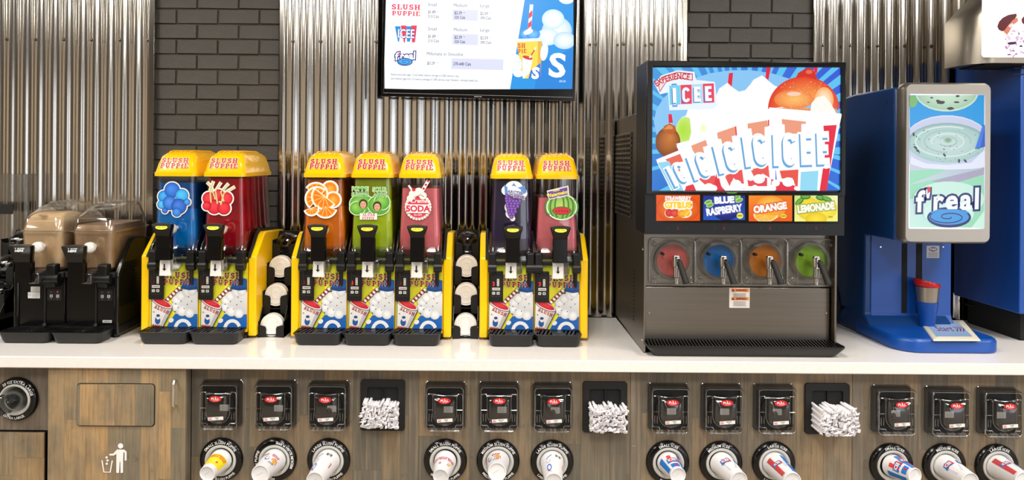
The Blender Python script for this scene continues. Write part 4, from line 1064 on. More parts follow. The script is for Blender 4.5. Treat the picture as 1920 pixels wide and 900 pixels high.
for i,(mt,front) in enumerate((('milk',1),('choc',2))):
    cx = -half+pitch*(i+.5)-.004
    b = MB(); b.box(cx-pitch/2+.003,-.004,.03,cx+.02,.006,.275); b.build('front_panel', M['blackgloss'], t, bevel=.002)
    b = MB(); b.box(cx+.026,-.006,.06,cx+pitch/2-.004,.006,.27); p2 = b.build('control_panel', M['blackgloss'], t, bevel=.002)
    b = MB(); b.tube([(cx+.022,-.006,.27),(cx+.022,-.008,.06)],.004,8); b.cyl((cx+.022,-.008,.062),(cx+.022,-.012,.05),.008); b.build('drain_tube', M['blackmat'], t)
    a = Art(0,0,.001); a.rect(-30,-24,30,24,(38,38,40),3); a.rect(-29,-23,29,23,(20,20,22),3)
    for x in (-14,14): a.rect(x-6,-1,x+6,11,(220,220,220),1.5); a.rect(x-4,1,x+4,9,(50,50,54)); a.rect(x-2,4,x+2,6,(230,230,230)); a.rect(x-2,15,x+2,19,(110,110,110))
    a.rect(-19,-15,-9,-11,(90,90,90)); a.rect(9,-15,19,-11,(90,90,90))
    if i==0: a.ell(14,-13,3.5,3.5,(255,50,50))
    a.build('button_panel', M['print'], p2, (cx+.062,-.0062,.185))
    if i==1:
        a = Art(0,0,.001); a.rect(-20,-6,20,6,(190,190,190)); a.rect(-14,-2,14,0,(90,90,90)); a.rect(-14,2,10,3,(90,90,90)); a.build('serial_label', M['print'], p2, (cx+.07,-.0062,.072))
    drip_tray(t, cx-.004, pitch*.985, .003, .048, .118, slots=12)
    b = MB(); b.box(cx-pitch/2+.003,-.02,.262,cx+pitch/2-.003,.03,.284); b.build('front_bar', M['blackmat'], t, bevel=.003)
    b = MB(); x=cx+.062; b.yloft([(-.04,x-.016,.225,x+.016,.315,.006),(-.034,x-.02,.22,x+.02,.32,.006),(0,x-.02,.22,x+.02,.32,.006)]); b.cyl((x-.034,-.026,.258),(x+.034,-.026,.258),.022); b.build('latch', M['black'], t, bevel=.001)
    W_ = .089
    b = MB(); b.rloft([(.285,cx-W_+.012,.01,cx+W_-.012,.31,.03),(.30,cx-W_+.002,-.002,cx+W_-.002,.32,.03),(.44,cx-W_,-.004,cx+W_,.325,.026),(.462,cx-W_-.003,-.008,cx+W_+.003,.33,.026)], True, False); tk = b.build('tank', M['clear'], t)
    e=.004; b = MB(); b.rloft([(.288,cx-W_+.016,.014,cx+W_-.016,.30,.028),(.303,cx-W_+.002+e,.002,cx+W_-.002-e,.315,.028),(.44,cx-W_+e,.0,cx+W_-e,.32,.024),(.462,cx-W_+e,.0,cx+W_-e,.32,.024),(.500 if i==0 else .485,cx-W_+.01,.006,cx+W_-.01,.30,.03)], True, True); b.build('frozen_drink', M[mt], tk)
    if i==0: b = MB(); b.rloft([(.500,cx-W_+.010,.006,cx+W_-.010,.30,.03),(.522,cx-W_+.016,.022,cx+W_-.016,.22,.03),(.536,cx-W_+.03,.05,cx+W_-.03,.16,.03)], True, True); b.build('heaped_drink', M[mt], tk)
    b = MB(); b.rloft([(.455,cx-W_-.006,-.012,cx+W_+.006,.335,.026),(.462,cx-W_-.006,-.012,cx+W_+.006,.335,.026),(.464,cx-W_,-.006,cx+W_,.33,.026),(.51,cx-W_+.006,.002,cx+W_-.006,.325,.028),(.525,cx-W_+.012,.014,cx+W_-.012,.32,.03),(.555,cx-W_+.018,.075,cx+W_-.018,.31,.03),(.572,cx-W_+.024,.15,cx+W_-.024,.30,.03)], False, True, n=6)
    ld = b.build('lid', M['clear2'], t)
    b = MB()
    for k in range(6):
        y = .05+k*.042; z=.542+min(k,2)*.012
        b.tube([(cx-W_+.022,y+.03,z+.004),(cx-.02,y,z+.012),(cx+.02,y,z+.012),(cx+W_-.022,y+.03,z+.004)],.004,6)
    b.tube([(cx-W_-.006,-.012,.459),(cx+W_+.006,-.012,.459)],.0022,6); b.tube([(cx-W_+.012,.004,.515),(cx+W_-.012,.004,.515)],.002,6)
    b.box(cx-.012,.0,.522,cx+.012,.02,.53)
    b.build('lid_rib', M['clear2'], ld)
    b = MB(); b.cyl((cx+.012,.0,.395),(cx+.012,-.06,.395),.009); b.lathe([(0,-.030),(.017,-.032),(.023,-.040),(.023,-.058),(.017,-.066),(0,-.068)],(cx+.016,0,.395),(0,1,0),20); b.build('tap_piston', M['white'], t, label='white round tap piston')
    b = MB(); b.prism([(-.002,.30),(-.085,.29),(-.085,.245),(-.06,.245),(-.002,.27)],'x',cx-.002,cx+.042); b.build('spout', M['clear2'], t, bevel=.004)
    a = Art(0,0,.001); a.text('PULL',0,-2,11,(240,240,240),.03,1.1,rot=-3); a.text('HERE',0,11,9,(240,240,240),.03,1.15,rot=-3)
    tap_handle(t, cx-.012, .252, .412, .335, .094, .066, -.095, a, lab='white lettering reading PULL HERE')
    if i==0:
        a = Art(0,0,.001); a.rect(-14,-24,26,-2,(205,205,203)); a.rect(-26,0,26,26,(222,222,220))
        for k in range(4): a.line([(-10,-20+4.5*k),(22,-20+4.5*k)],1.1,(110,110,110)); a.line([(-8,5+5*k),(22,5+5*k)],1.1,(100,100,100))
        a.ell(-17,10,5,5,(120,120,120)); a.ell(-17,10,3.6,3.6,(222,222,220))
        a.build('rating_label', M['print'], t, (cx-.028,-.0042,.195), label='silver rating labels')
# ------------------------------------------------------------------ menu screen on the wall
YT = -.085; kt = K(YT)
tl = Pw(718,-22,YT); c0 = Pw(898.5,78,YT)
t = thing('menu_screen', 'wide black-framed lit menu screen with prices high on the corrugated wall', 'screen', (c0.x,YT,c0.z), (0, math.radians(.95), 0))
Wt, Ht = 363/kt/2, 214/kt/2
b = MB(); b.box(-Wt,0,-Ht,Wt,.035,Ht); b.build('screen_body', M['blackgloss'], t, bevel=.003)
b = MB(); b.box(-Wt*.5,.035,-Ht*.5,Wt*.5,.078,Ht*.5); b.build('wall_mount', M['blackmat'], t)
b = MB(); b.frame(_r(-Wt,-Ht,Wt,Ht), _r(-Wt+.013,-Ht+.018,Wt-.013,Ht-.013), 'y', -.008, .002); b.build('bezel', M['blackgloss'], t, bevel=.0015)
a = Art(937,385,1/(4.286*kt),rot=.0265)   # drawn in the slope of the picture
WHT=(240,244,250); BL=(24,140,215); TX=(60,60,90); RD=(225,50,80)
# everything levelled first: lv(x,y) takes a point of the tilted picture
def lv(x,y): return (x-.0265*(y-385)*0, y)
a.poly([(150,-160),(1740,-130),(1700,800),(150,760)], WHT)
a.grid(175,-160,1300,60,[(232,240,248),(242,246,252)],4,3)
a.poly([(1338,-160),(1740,-160),(1700,800),(1190,790),(1184,766)], BL)
a.poly([(1400,560),(1740,420),(1740,800),(1380,800)], (20,124,205))
a.ell(1640,20,74,66,(222,232,244)); a.ell(1625,10,60,54,(236,242,250))
a.text('Frozen',395,18,62,(30,140,215),.012,1.15,shear=.35,rot=1.5)
a.text('SLUSH',352,128,42,RD,.0,1.18,rot=1.5,slab=True); a.text('PUPPiE',352,176,36,RD,.0,1.22,rot=1.5,slab=True)
def row(y, p1='$1.89'):
    a.text('Small',562,y+8,25,TX,0,.95,rot=1.5); a.text('Medium',787,y+14,25,TX,0,.95,rot=1.5); a.text('Large',981,y+18,25,TX,0,.95,rot=1.5)
    a.poly([(722,y+35),(930,y+40),(925,y+128),(719,y+121)],(204,206,232))
    for x,yy,s1,s2 in ((526,y+66,'$1.89','210 Cals'),(737,y+74,'$2.39','320 Cals'),(945,y+80,'$2.59','390 Cals')):
        B_ = .014 if x==737 else .006
        a.text(s1,x,yy,24,(40,40,60),B_,.78,rot=1.5,align='l'); a.text('+tx',x+72,yy-10,9,(40,40,60),B_,.8,rot=1.5,align='l'); a.text(s2,x,yy+35,22,(40,40,60),B_,.78,rot=1.5,align='l')
row(92); row(288)
# red white and blue block logo
for i,(cc,x) in enumerate(((BL,283),(RD,330),(BL,374),(RD,414))):
    a.poly([(x-22,262-(6 if i%2 else 0)),(x+24,262-(6 if i%2 else 0)),(x+(12 if i<2 else 8),386+(6 if i%2 else 0)),(x-(12 if i>1 else -6)-4,386+(6 if i%2 else 0))],cc)
a.text('ICEE',349,354,66,(248,250,255),.02,.72,rot=2,outline=((40,50,130),.045))
# swirl logo
a.text("f'real",344,530,58,(248,248,255),.03,.98,rot=-3,shear=.1,outline=((30,40,120),.09)); a.ell(341,548,62,32,(30,40,120)); a.ell(341,548,55,26,(70,160,225)); a.line([(341+(6+2.6*k)*math.cos(k*.55)*1.0,548+(3+1.25*k)*math.sin(k*.55)) for k in range(18)],4,(30,40,120)); a.poly([(288,478),(306,474),(304,492),(290,492)],(220,50,70))
a.text('Milkshake or Smoothie',662,498,25,TX,0,.86,rot=1.5); a.text('$3.29',518,570,24,(40,40,60),.006,.78,rot=1.5,align='l'); a.text('+tx',596,560,9,(40,40,60),.006,.8,rot=1.5,align='l')
a.poly([(715,520),(1131,530),(1128,617),(712,606)],(204,206,232)); a.text('270-640 Cals',728,576,24,(40,40,60),.014,.76,rot=1.5,align='l')
a.text('Adults and youth (ages 13 and older) need an average of 2,000 calories a day,',228,656,17,(60,60,80),.006,.70,rot=1.6,align='l')
a.text('and children (ages 4 to 12) need an average of 1,500 calories a day. However, individual needs vary.',228,689,17,(60,60,80),.006,.70,rot=1.6,align='l')
# striped straw, blue ice, yellow cup, snow heap, big S
a.rad(1560,300,120,110,(240,244,252),(176,204,232)); a.rad(1490,350,90,70,(240,244,252),(190,214,238)); a.rad(1620,380,90,70,(236,242,250),(176,204,232)); a.rad(1530,210,90,80,(246,250,255),(190,214,238))
a.poly([(1344,90),(1372,92),(1352,300),(1326,296)],(250,250,252)); 
for y in (140,220): a.poly([(1341-(y-90)*.08,y+22),(1369-(y-90)*.08,y-6),(1366-(y-90)*.08,y+44),(1338-(y-90)*.08,y+66)],(215,60,80))
a.rad(1310,326,52,40,(110,190,240),(40,130,210)); a.rad(1370,330,56,42,(110,190,240),(40,130,210)); a.ell(1330,310,40,20,(240,246,252),-20)
a.poly([(1228,366),(1448,360),(1450,384),(1230,392)],(214,232,240)); a.poly([(1236,392),(1440,384),(1428,684),(1286,684)],(245,205,70)); a.poly([(1408,386),(1440,384),(1428,684),(1404,684)],(214,170,60))
a.text('SH',1278,440,38,(200,60,40),0,.9,slab=True); a.text('PiE',1284,480,32,(200,60,40),0,.95,slab=True)
a.poly([(1284,500),(1366,532),(1340,640),(1296,684),(1286,684)],(240,240,244)); a.ell(1324,518,42,14,(200,50,50),16); a.line([(1340,520),(1392,436)],10,(240,240,240)); a.line([(1352,500),(1380,456)],10,(190,50,50))
a.poly([(1330,684),(1350,620),(1428,560),(1428,684)],(40,110,200)); a.text('S',1382,682,84,(245,248,252),.05,1.0,rot=8)
a.ell(1240,590,38,70,(216,222,244),12); a.ell(1232,520,26,30,(236,240,252)); a.ell(1238,585,30,26,(232,236,250)); a.ell(1250,644,40,30,(226,232,248)); a.ell(1458,470,30,74,(224,230,246),8)
a.text('S',1556,668,178,(244,248,252),.03,1.15,rot=4)
a.text('09/18',1602,716,16,(220,236,248),0,.95)
a.clip(176,-150,1694,768)
a.build('display', M['bigscreen'], t, (0,-.001,0), eps=.00012, label='lit menu with prices beside a blue panel with cup and letter S')
a = Art(0,0,.001); a.text('SAMSUNG',0,2.2,4.4,(190,190,190),.02,1.25); a.build('maker_mark', M['print'], t, (0,-.0082,-Ht+.009))
b = MB(); p0=Vector((.07,.01,-Ht)); b.tube([(.085,.02,-Ht),(.088,.01,-Ht-.012),(.082,.008,-Ht-.026),(.076,.008,-Ht-.026),(.072,.012,-Ht-.012)],.0018,6); b.build('cable_loop', M['blackmat'], t)

# ------------------------------------------------------------------ frozen drink machine with the lit sign
YI = -.61; X0, X1 = .640, 1.418
t = thing('frozen_drink_machine', 'big steel four-flavour frozen drink machine with a large lit advertising sign', 'drink machine', (0,0,ZT))
def L(px,py,Y): v = Pw(px,py,Y); return Vector((v.x, Y, v.z-ZT))
zt = 1.885-ZT
b = MB(); b.box(X0+.006,YI+.01,.03,X1-.006,-.014,zt); b.build('body', M['steel'], t, bevel=.002)
side = MB(); side.prism([(-.655,.004),(-.655,L(1207,437,-.655).z),(YI,L(1207,437,-.655).z),(YI,zt),(-.012,zt),(-.012,.02)],'x',X0-.003,X0+.006); sd = side.build('side_panel', M['steel'], t, bevel=.0015, label='left steel side with vents')
b = MB(); b.prism([(-.655,.004),(-.655,.5),(YI,.5),(YI,zt),(-.012,zt),(-.012,.02)],'x',X1-.006,X1+.003); b.build('side_panel', M['steel'], t, bevel=.0015)
# perforated grille on the left side: rows of angled cells
gz0, gz1 = .505+.0, .90
gy0, gy1 = -.39, -.02
b = MB(); b.box(X0-.0045,gy0,.86-.32-.0,X0-.003,gy1,.86+.0)
gz0, gz1 = .53, .905
b = MB(); b.box(X0-.0042,gy0,gz0,X0-.0031,gy1,gz1); b.build('vent_backing', M['dark'], sd)
b = MB(); ny, nz_ = 9, 17
for i in range(ny+1): y = gy0+(gy1-gy0)*i/ny; b.box(X0-.0085,y-.006,gz0,X0-.0040,y+.006,gz1)
for k in range(nz_+1):
    z = gz0+(gz1-gz0)*k/nz_; b.add([(X0-.0040,gy0-.006,z-.003),(X0-.0040,gy1+.006,z-.003),(X0-.0105,gy1+.006,z-.006),(X0-.0105,gy0-.006,z-.006),(X0-.0040,gy0-.006,z+.004),(X0-.0040,gy1+.006,z+.004),(X0-.0105,gy1+.006,z+.001),(X0-.0105,gy0-.006,z+.001)],[(0,3,2,1),(4,5,6,7),(0,1,5,4),(1,2,6,5),(2,3,7,6),(3,0,4,7)])
b.build('vent_grille', M['steel'], sd, smooth=0)
b = MB()
for k in range(14): z = .09+k*.0165; b.box(X0-.0036,-.475,z,X0-.0028,-.445,z+.007)
b.build('vent_slot', M['dark'], sd)
for z in (.05,.42): 
    b = MB(); b.lathe([(0,-.003),(.004,-.0025),(.006,0)],(0,0,0),(1,0,0),12); b.build('screw', M['chrome'], sd, (X0-.003,-.63,z))
# front steel: upper strip and lower door
zs0, zs1 = L(1300,536,YI).z, L(1300,440,YI).z
b = MB(); b.box(X0+.006,YI-.004,zs0,X1-.006,YI+.01,zs1+.03); b.build('front_strip', M['steel'], t, bevel=.001)
zd0, zd1 = L(1380,641,YI).z, zs0-.003
b = MB(); b.box(X0+.010,YI-.012,zd0,X1-.010,YI+.008,zd1); dr = b.build('front_door', M['steel'], t, bevel=.0025)
for px_ in (1217,1549):
    p = L(px_,587,YI-.012); b = MB(); b.lathe([(0,-.003),(.003,-.003),(.0048,0)],(0,0,0),(0,1,0),12); b.build('screw', M['chrome'], dr, (p.x,YI-.012,p.z))
pl = L(1386.5,558.5,YI-.0125); a = Art(0,0,1/(3.1*K(YI)))
a.rect(-59,-58,59,58,(226,222,216)); a.rect(-48,-54,54,-34,(222,130,70)); a.rect(-48,-4,54,14,(222,130,70))
for y0 in (-44,5):
    a.poly([(-44,y0+6),(-37,y0-6),(-30,y0+6)],(30,26,24)); a.text('WARNING' if y0<0 else 'ADVERTENCIA',10,y0+5,11,(30,26,24),.03,.8 if y0<0 else .55)
for k in range(5): a.line([(-38+k%2*4,-27+5*k),(40-k%2*6,-27+5*k)],1.8,(120,116,112)); a.line([(-38+k%2*4,20+6*k),(40-k%2*6,20+6*k)],1.8,(120,116,112))
a.build('warning_label', M['print'], dr, (pl.x,YI-.0122,pl.z), label='white and orange warning label')
# faceplates
M['clearfp'] = material('clear_faceplate', (255,255,255), .06, clear=.0, tint=(254,255,255))
BAR = [(1258,486.5,(255,120,112)),(1344,487,(6,130,225)),(1429.5,487.5,(250,145,20)),(1515,488,(165,222,40))]
kI = K(YI)
for i,(px_,py_,cc) in enumerate(BAR):
    c = L(px_,py_,YI); x, z = c.x, c.z
    m = material('frozen_slush', cc, .25, noise=((25,25,25),tuple(int(v*.9) for v in cc)))
    b = MB(); b.lathe([(0,.001),(.0655,.001),(.0655,.006)],(0,0,0),(0,1,0),40,False); o = b.build('slush_disc', m, t, (x,YI-.007,z), label='round window of '+('pink','blue','orange','green')[i]+' frozen drink')
    f = MB(); W_=.0935; y=YI
    f.yloft([(y-.004,x-W_,z-W_-.008,x+W_,z+W_-.004,.018),(y-.020,x-W_,z-W_-.008,x+W_,z+W_-.004,.018),(y-.024,x-W_+.004,z-W_-.004,x+W_-.004,z+W_-.008,.016)], False, True)
    fp = f.build('faceplate', M['clearfp'], t)
    f = MB()
    f.lathe([(.0665,-.004),(.0665,-.034),(.069,-.037),(.076,-.037),(.080,-.032),(.083,-.024)],(x,y,z),(0,1,0),44); f.build('face_ring', M['clear2'], fp)
    f = MB(); f.lathe([(.0655,-.008),(.0665,-.0375),(.0685,-.0375)],(x,y,z),(0,1,0),44)
    rp = rrect(x-W_+.001,z-W_-.007,x+W_-.001,z+W_-.005,.018); f.tube([(p,y-.023,q) for p,q in rp+[rp[0]]],.0016,6)
    f.tube([(x-.054,y-.028,z-.095),(x-.054,y-.030,z+.005)],.0014,6)
    f.build('face_rim', M['clear2'], fp)
    for sx in (-1,1):
        for sz in (-1,1):
            f = MB(); cx_, cz_ = x+sx*.074, z+sz*.073-.006
            f.lathe([(0,-.034),(.005,-.034),(.0075,-.030),(.0085,-.024),(.013,-.022)],(cx_,y,cz_),(0,1,0),6 if sz<0 else 16); f.lathe([(.0115,-.024),(.0135,-.0255),(.0145,-.023)],(cx_,y,cz_),(0,1,0),18); f.build('face_nut', M['clear2'], fp)
    f = MB(); f.cyl((x-.043,y-.022,z+.027),(x-.043,y-.042,z+.027),.0065); f.build('relief_plug', M['blackmat'], fp)
    f = MB(); f.lathe([(.0115,-.042),(.0125,-.044),(.0135,-.042)],(x-.039,y,z+.018),(0,1,0),24); f.lathe([(.014,-.04),(.015,-.042),(.016,-.04)],(x-.012,y,z-.030),(0,1,0),24); f.build('plug_ring', M['clear2'], fp)
    # tap: chrome body, spout, black lever
    f = MB(); yy=y-.058
    f.cyl((x+.008,y-.02,z-.012),(x+.008,yy,z-.012),.013,n=20)
    f.lathe([(0,.022),(.0145,.022),(.016,.018),(.0155,-.022),(.0125,-.026),(.0125,-.064),(.0085,-.068),(.0085,-.092),(.006,-.092)],(x+.008,yy,z+.002),(0,0,1),24); tp = f.build('tap', M['chrome'], t, label='chrome tap')
    f = MB(); f.cyl((x+.014,yy-.018,z+.004),(x+.034,yy-.050,z-.080),.0105,.0125,16); f.build('lever', M['blackmat'], tp)
    f = MB(); f.cyl((x+.010,yy-.010,z+.008),(x+.017,yy-.024,z+.000),.007,n=12); f.build('lever_pin', M['chrome'], tp)
# drip tray across the front
zt0, zt1 = .004, L(1390,652,-.70).z
xa, xb = X0-.002, X1+.012
b = MB()
b.rloft([(.003,xa+.03,-.700,xb-.03,YI+.01,.02),(.012,xa+.026,-.706,xb-.022,YI+.01,.02),(.040,xa,-.722,xb,YI+.006,.02),(.046,xa,-.722,xb,YI+.006,.02),(.046,xa+.006,-.716,xb-.006,YI+.0,.018),(.030,xa+.010,-.710,xb-.010,YI-.0,.016)],True,True); tr = b.build('drip_tray', M['black'], t)
b = MB()
for k in range(58):
    x = xa+.016+(xb-xa-.032)*k/57
    b.add([(x-.002,-.708,.034),(x+.002,-.708,.034),(x+.004,YI-.014,.040),(x,YI-.014,.040),(x-.002,-.708,.041),(x+.002,-.708,.041),(x+.004,YI-.014,.052),(x,YI-.014,.052)],[(0,3,2,1),(4,5,6,7),(0,1,5,4),(1,2,6,5),(2,3,7,6),(3,0,4,7)])
g = b.build('grille', M['black'], tr, smooth=0); g['kind'] = 'stuff'
# sign head
YH = -.73; kH = K(YH)
hb0, hb1 = L(1209,439,YH), L(1585,117,YH)
b = MB(); b.box(hb0.x,YH+.004,hb0.z,hb1.x,YI+.06,hb1.z); hd = b.build('sign_housing', M['navyblack'], t, bevel=.003)
s0, s1 = L(1221.5,358,YH), L(1576,127,YH)
outer = _r(hb0.x,L(1221,364,YH).z,hb1.x,hb1.z); inner = _r(s0.x,s0.z,s1.x,s1.z)
b = MB(); b.frame(outer, inner, 'y', YH-.010, YH+.005); b.build('sign_bezel', M['blackgloss'], hd, bevel=.003)
oc = L(1397,242.5,YH+.002)
a = Art((1397-1140)*2.5717,(242.5-100)*2.5717,1/(2.5717*kH),rot=.0075)
BG=(48,84,206)
a.grid(205,60,1125,670,[(70,160,225),(60,90,215),(44,120,210),(50,110,220)],8,6)
import itertools
cx,cy = 640,470
rr = random.Random(11); ang=-182
while ang<2:
    wv = rr.uniform(1.6,4.2); g0 = rr.uniform(2.5,5)
    for a0,a1,cc in ((ang,ang+wv,(96,196,242)),):
        R_=900; a.poly([(cx,cy),(cx+R_*math.cos(math.radians(a0)),cy+R_*math.sin(math.radians(a0))),(cx+R_*math.cos(math.radians(a1)),cy+R_*math.sin(math.radians(a1)))],cc)
    ang += wv+g0
for x0,y0,x1,y1,w0 in ((0,500,560,440,26),(0,610,560,470,30),(100,760,560,500,50),(1180,520,760,420,26),(1180,600,760,430,20),(1200,700,760,440,22)):
    a.poly([(x0,y0-w0/2),(x0,y0+w0/2),(x1,y1)],(96,196,242))
a.ell(640,330,420,250,(140,200,246))
# red straws
RDS=(232,40,66)
a.poly([(582,96),(602,94),(596,160),(576,150)],RDS); a.poly([(764,68),(784,68),(772,130),(758,116)],RDS); a.poly([(992,68),(1010,68),(1006,100),(994,90)],RDS); a.poly([(290,294),(306,293),(312,335),(292,336)],RDS)
W=(255,255,255)
a.poly([(520,205),(535,170),(575,142),(600,165),(630,185),(660,178),(685,150),(700,128),(742,106),(775,135),(800,155),(850,175),(840,320),(640,430),(400,440),(320,440),(335,380),(352,310),(375,300),(385,268),(520,262)],W)  # white cloud puts the sign's overexposed glare into the picture
a.poly([(378,290),(400,262),(520,255),(560,300),(560,430),(340,440),(326,432)],W)
a.rad(372,372,46,66,(176,226,60),(205,238,130),ox=-14); a.poly([(392,300),(440,290),(440,450),(385,440),(400,380)],W); a.rad(458,362,20,26,(240,252,190),(255,255,255)); 
# brown dome
a.rad(288,428,60,72,(212,128,60),(128,66,26),ox=14,oy=-26); a.poly([(262,372),(270,350),(295,338),(322,350),(328,372),(300,392)],(190,98,40)); a.poly([(268,366),(290,345),(310,352),(312,366)],(226,150,86))
# orange dome
a.rad(942,268,172,156,(255,176,80),(226,62,44),n=40,a0=180,a1=360,ox=40,oy=-30); a.poly([(772,262),(1104,294),(1102,266)],(240,150,90))
a.poly([(903,120),(915,95),(940,80),(965,70),(985,76),(1000,98),(1006,128),(950,112)],(214,50,40)); a.ell(968,90,16,10,(236,110,80))
a.rad(895,222,96,46,(255,196,110),(242,130,70),ox=10); a.ell(895,196,34,10,(252,210,190)); a.rad(1040,225,46,62,(255,246,220),(250,172,104)); a.poly([(972,290),(980,240),(1004,212),(1040,205),(1072,240),(1102,294)],(255,252,244))  # white patch paints a white-hot glare on the dome
for k in range(120): x=rr.gauss(930,70); y=rr.gauss(200,40); 
for k in range(130):
    x=rr.uniform(830,1070); y=rr.uniform(135,278)
    if ((x-942)/165)**2+((y-268)/150)**2<1: a.ell(x,y,rr.uniform(.8,2),rr.uniform(.8,2),(255,232,160),n=6)
# cups, back to front, each leaning less than the last
CU = [ # rim left/right/bottom-right/bottom-left, text origin, height, rotation
 ([(230,522),(352,468),(450,662),(300,662)], (355,632,128,-27)),
 ([(326,448),(500,402),(580,662),(420,662)], (456,604,148,-20)),
 ([(470,386),(640,340),(700,662),(560,662)], (584,576,172,-14)),
 ([(640,330),(800,300),(800,662),(650,662)], (715,548,184,-8)),
 ([(770,262),(1118,298),(1042,662),(812,662)], (925,546,190,-2))]
SAL=(240,160,130); R2=(232,60,76)
cups = [
 [([(272,512),(350,482),(362,520),(330,528),(345,570),(320,560)],(236,110,90)),([(236,528),(290,520),(360,662),(306,662)],(150,215,245)),([(372,640),(440,620),(450,662),(365,662)],R2)],
 [([(396,446),(466,418),(474,446),(452,452),(462,500),(425,500),(404,470)],SAL),([(430,604),(510,588),(530,662),(470,640)],(236,90,90)),([(520,560),(540,640),(560,662),(500,662)],R2)],
 [([(520,384),(606,354),(612,396),(590,400),(596,440),(545,440),(540,414),(524,412)],SAL),([(556,590),(640,560),(654,662),(600,600),(580,640)],(236,90,90)),([(606,354),(612,352),(616,396),(610,398)],R2)],
 [([(666,340),(762,324),(764,354),(748,356),(748,400),(690,400),(684,362),(668,364)],SAL),([(680,560),(766,540),(772,600),(740,580),(700,600)],(236,96,90)),([(764,322),(770,322),(770,350),(764,352)],R2),([(664,600),(760,600),(760,640),(670,640)],(236,80,90))],
 [([(830,316),(946,314),(946,340),(924,342),(924,388),(846,388),(844,344),(832,342)],SAL),([(1030,350),(1094,346),(1046,662),(1012,662),(1040,470)],(232,44,70)),([(820,566),(910,560),(906,662),(880,600),(830,604)],(236,90,80)),([(922,572),(1006,566),(1000,662),(918,662)],(150,220,245)),([(780,606),(900,640),(900,662),(776,662)],(232,60,80))]]
for (q,_),parts in zip(CU,cups):
    a.poly(q,W)
    for pl_,cc in parts: a.poly(pl_,cc)
for q,(x,y,h,r_) in CU:
    s = 'IC' if h<188 else 'ICEE'
    xs_ = .58 if h<188 else .50
    xs_ = .78 if h<188 else .74
    a.text(s,x-2,y+3,h*.84,W,.06,xs_,rot=r_,slab='b'); a.text(s,x-3,y+4,h*.84,(104,170,224),.0,xs_,rot=r_,slab='b'); a.text(s,x+3,y-5,h*.84,W,-.01,xs_,rot=r_,slab='b')
a.poly([(812,300),(1100,320),(1100,346),(1030,350),(1030,340),(812,316)],W); a.poly([(770,262),(1116,292),(1112,312),(772,300)],W); a.line([(230,520),(352,470)],16,W); a.line([(326,444),(500,400)],16,W)
for x,y,r_ in ((480,645,24),(500,650,20),(610,630,26),(560,640,18),(640,640,16),(720,605,28),(680,600,18),(860,620,28),(800,625,20),(780,650,22),(900,650,12),(700,645,14)): a.ell(x,y,r_,r_*.8,W)
a.ell(1042,546,11,11,W)
# writing top left
a.poly([(218,150),(250,110),(330,84),(410,92),(418,130),(508,140),(520,250),(500,270),(290,276),(284,190),(245,200)],(236,246,255))
a.text('I',316,246,84,W,.05,.62,rot=-2,outline=((80,150,220),.06))
for i,(x,cc) in enumerate(((316,(120,210,240)),(370,(236,70,100)),(424,(180,224,246)),(477,(236,70,100)))):
    a.poly([(x-27,158-i*3),(x+26,156-i*3),(x+28,248-i*3),(x-24,250-i*3)],cc)
for i,(x,ch) in enumerate(((318,'I'),(373,'C'),(426,'E'),(479,'E'))): a.text(ch,x,241-i*3,72,W,.0,.9,rot=-2,slab='b',sh=((90,110,200),-4,4))
a.poly([(232,142),(262,112),(330,92),(402,100),(402,134),(330,124),(275,142),(244,190)],(204,36,60)); 
a.poly([(236,143),(265,116),(330,96),(398,104),(398,130),(330,120),(273,139),(245,182)],(244,226,232))
a.arctext('EXPERIENCE',345,330,203,28,-12,(204,36,60),.03,.72,gap=.0)
a.clip(210,68,1120,662)
a.build('sign_display', M['screen'], hd, (oc.x,YH+.003,oc.z), eps=.00008, label='lit picture of frozen drink cups on blue rays with red and white lettering')
# flavour cards
k2 = 4.5*kH
b = MB(); q0, q1 = L(1226,417,YH), L(1573,362,YH); b.prism(rrect(q0.x,q0.z,q1.x,q1.z,.002),'y',YH-.002,YH+.004); b.build('card_holder', M['blackgloss'], hd)
b = MB(); q0, q1 = hb0, L(1585,362,YH); b.box(q0.x,YH-.001,q0.z,hb1.x,YH+.004,q1.z); b.build('lower_fascia', M['navyblack'], hd)
def card(x0,y0,x1,y1,draw,lab):
    a = Art((x0+x1)/2,(y0+y1)/2,1/k2,rot=.0075); draw(a,x0,y0,x1,y1); a.clip(x0,y0,x1,y1)
    c = L((x0+x1)/2/4.5+1210,(y0+y1)/2/4.5+240,YH-.003)
    bb = MB(); w_=(x1-x0)/k2/2; h_=(y1-y0)/k2/2; bb.prism(rrect(-w_-.002,-h_-.002,w_+.002,h_+.002,.002),'y',0,.001); o = bb.build('flavour_card', M['blackgloss'], t, (c.x,YH-.003,c.z), label=lab)
    a.build('card_print', M['screen'], o, (0,-.0002,0), eps=.00008)
def cd1(a,x0,y0,x1,y1):
    a.grid(x0,y0,x1,y1,[(236,90,20),(236,90,20)],4,2); a.rad(275,680,190,120,(250,150,50),(222,76,20))
    a.text('STRAWBERRY',275,610,32,(255,250,240),.06,.74,outline=((230,110,60),.09)); a.text('CITRUS',275,672,46,(255,214,60),.06,1.0,outline=((255,250,235),.14))
    a.ell(215,718,52,40,(255,245,225)); a.ell(330,716,62,42,(255,245,225)); a.rad(200,716,32,34,(232,80,70),(200,40,40)); a.rad(246,718,36,34,(240,100,80),(206,50,40)); a.rad(310,722,40,32,(255,200,60),(240,140,30)); a.ell(350,714,28,32,(250,190,40)); a.line([(330,740),(370,700)],5,(255,235,180))
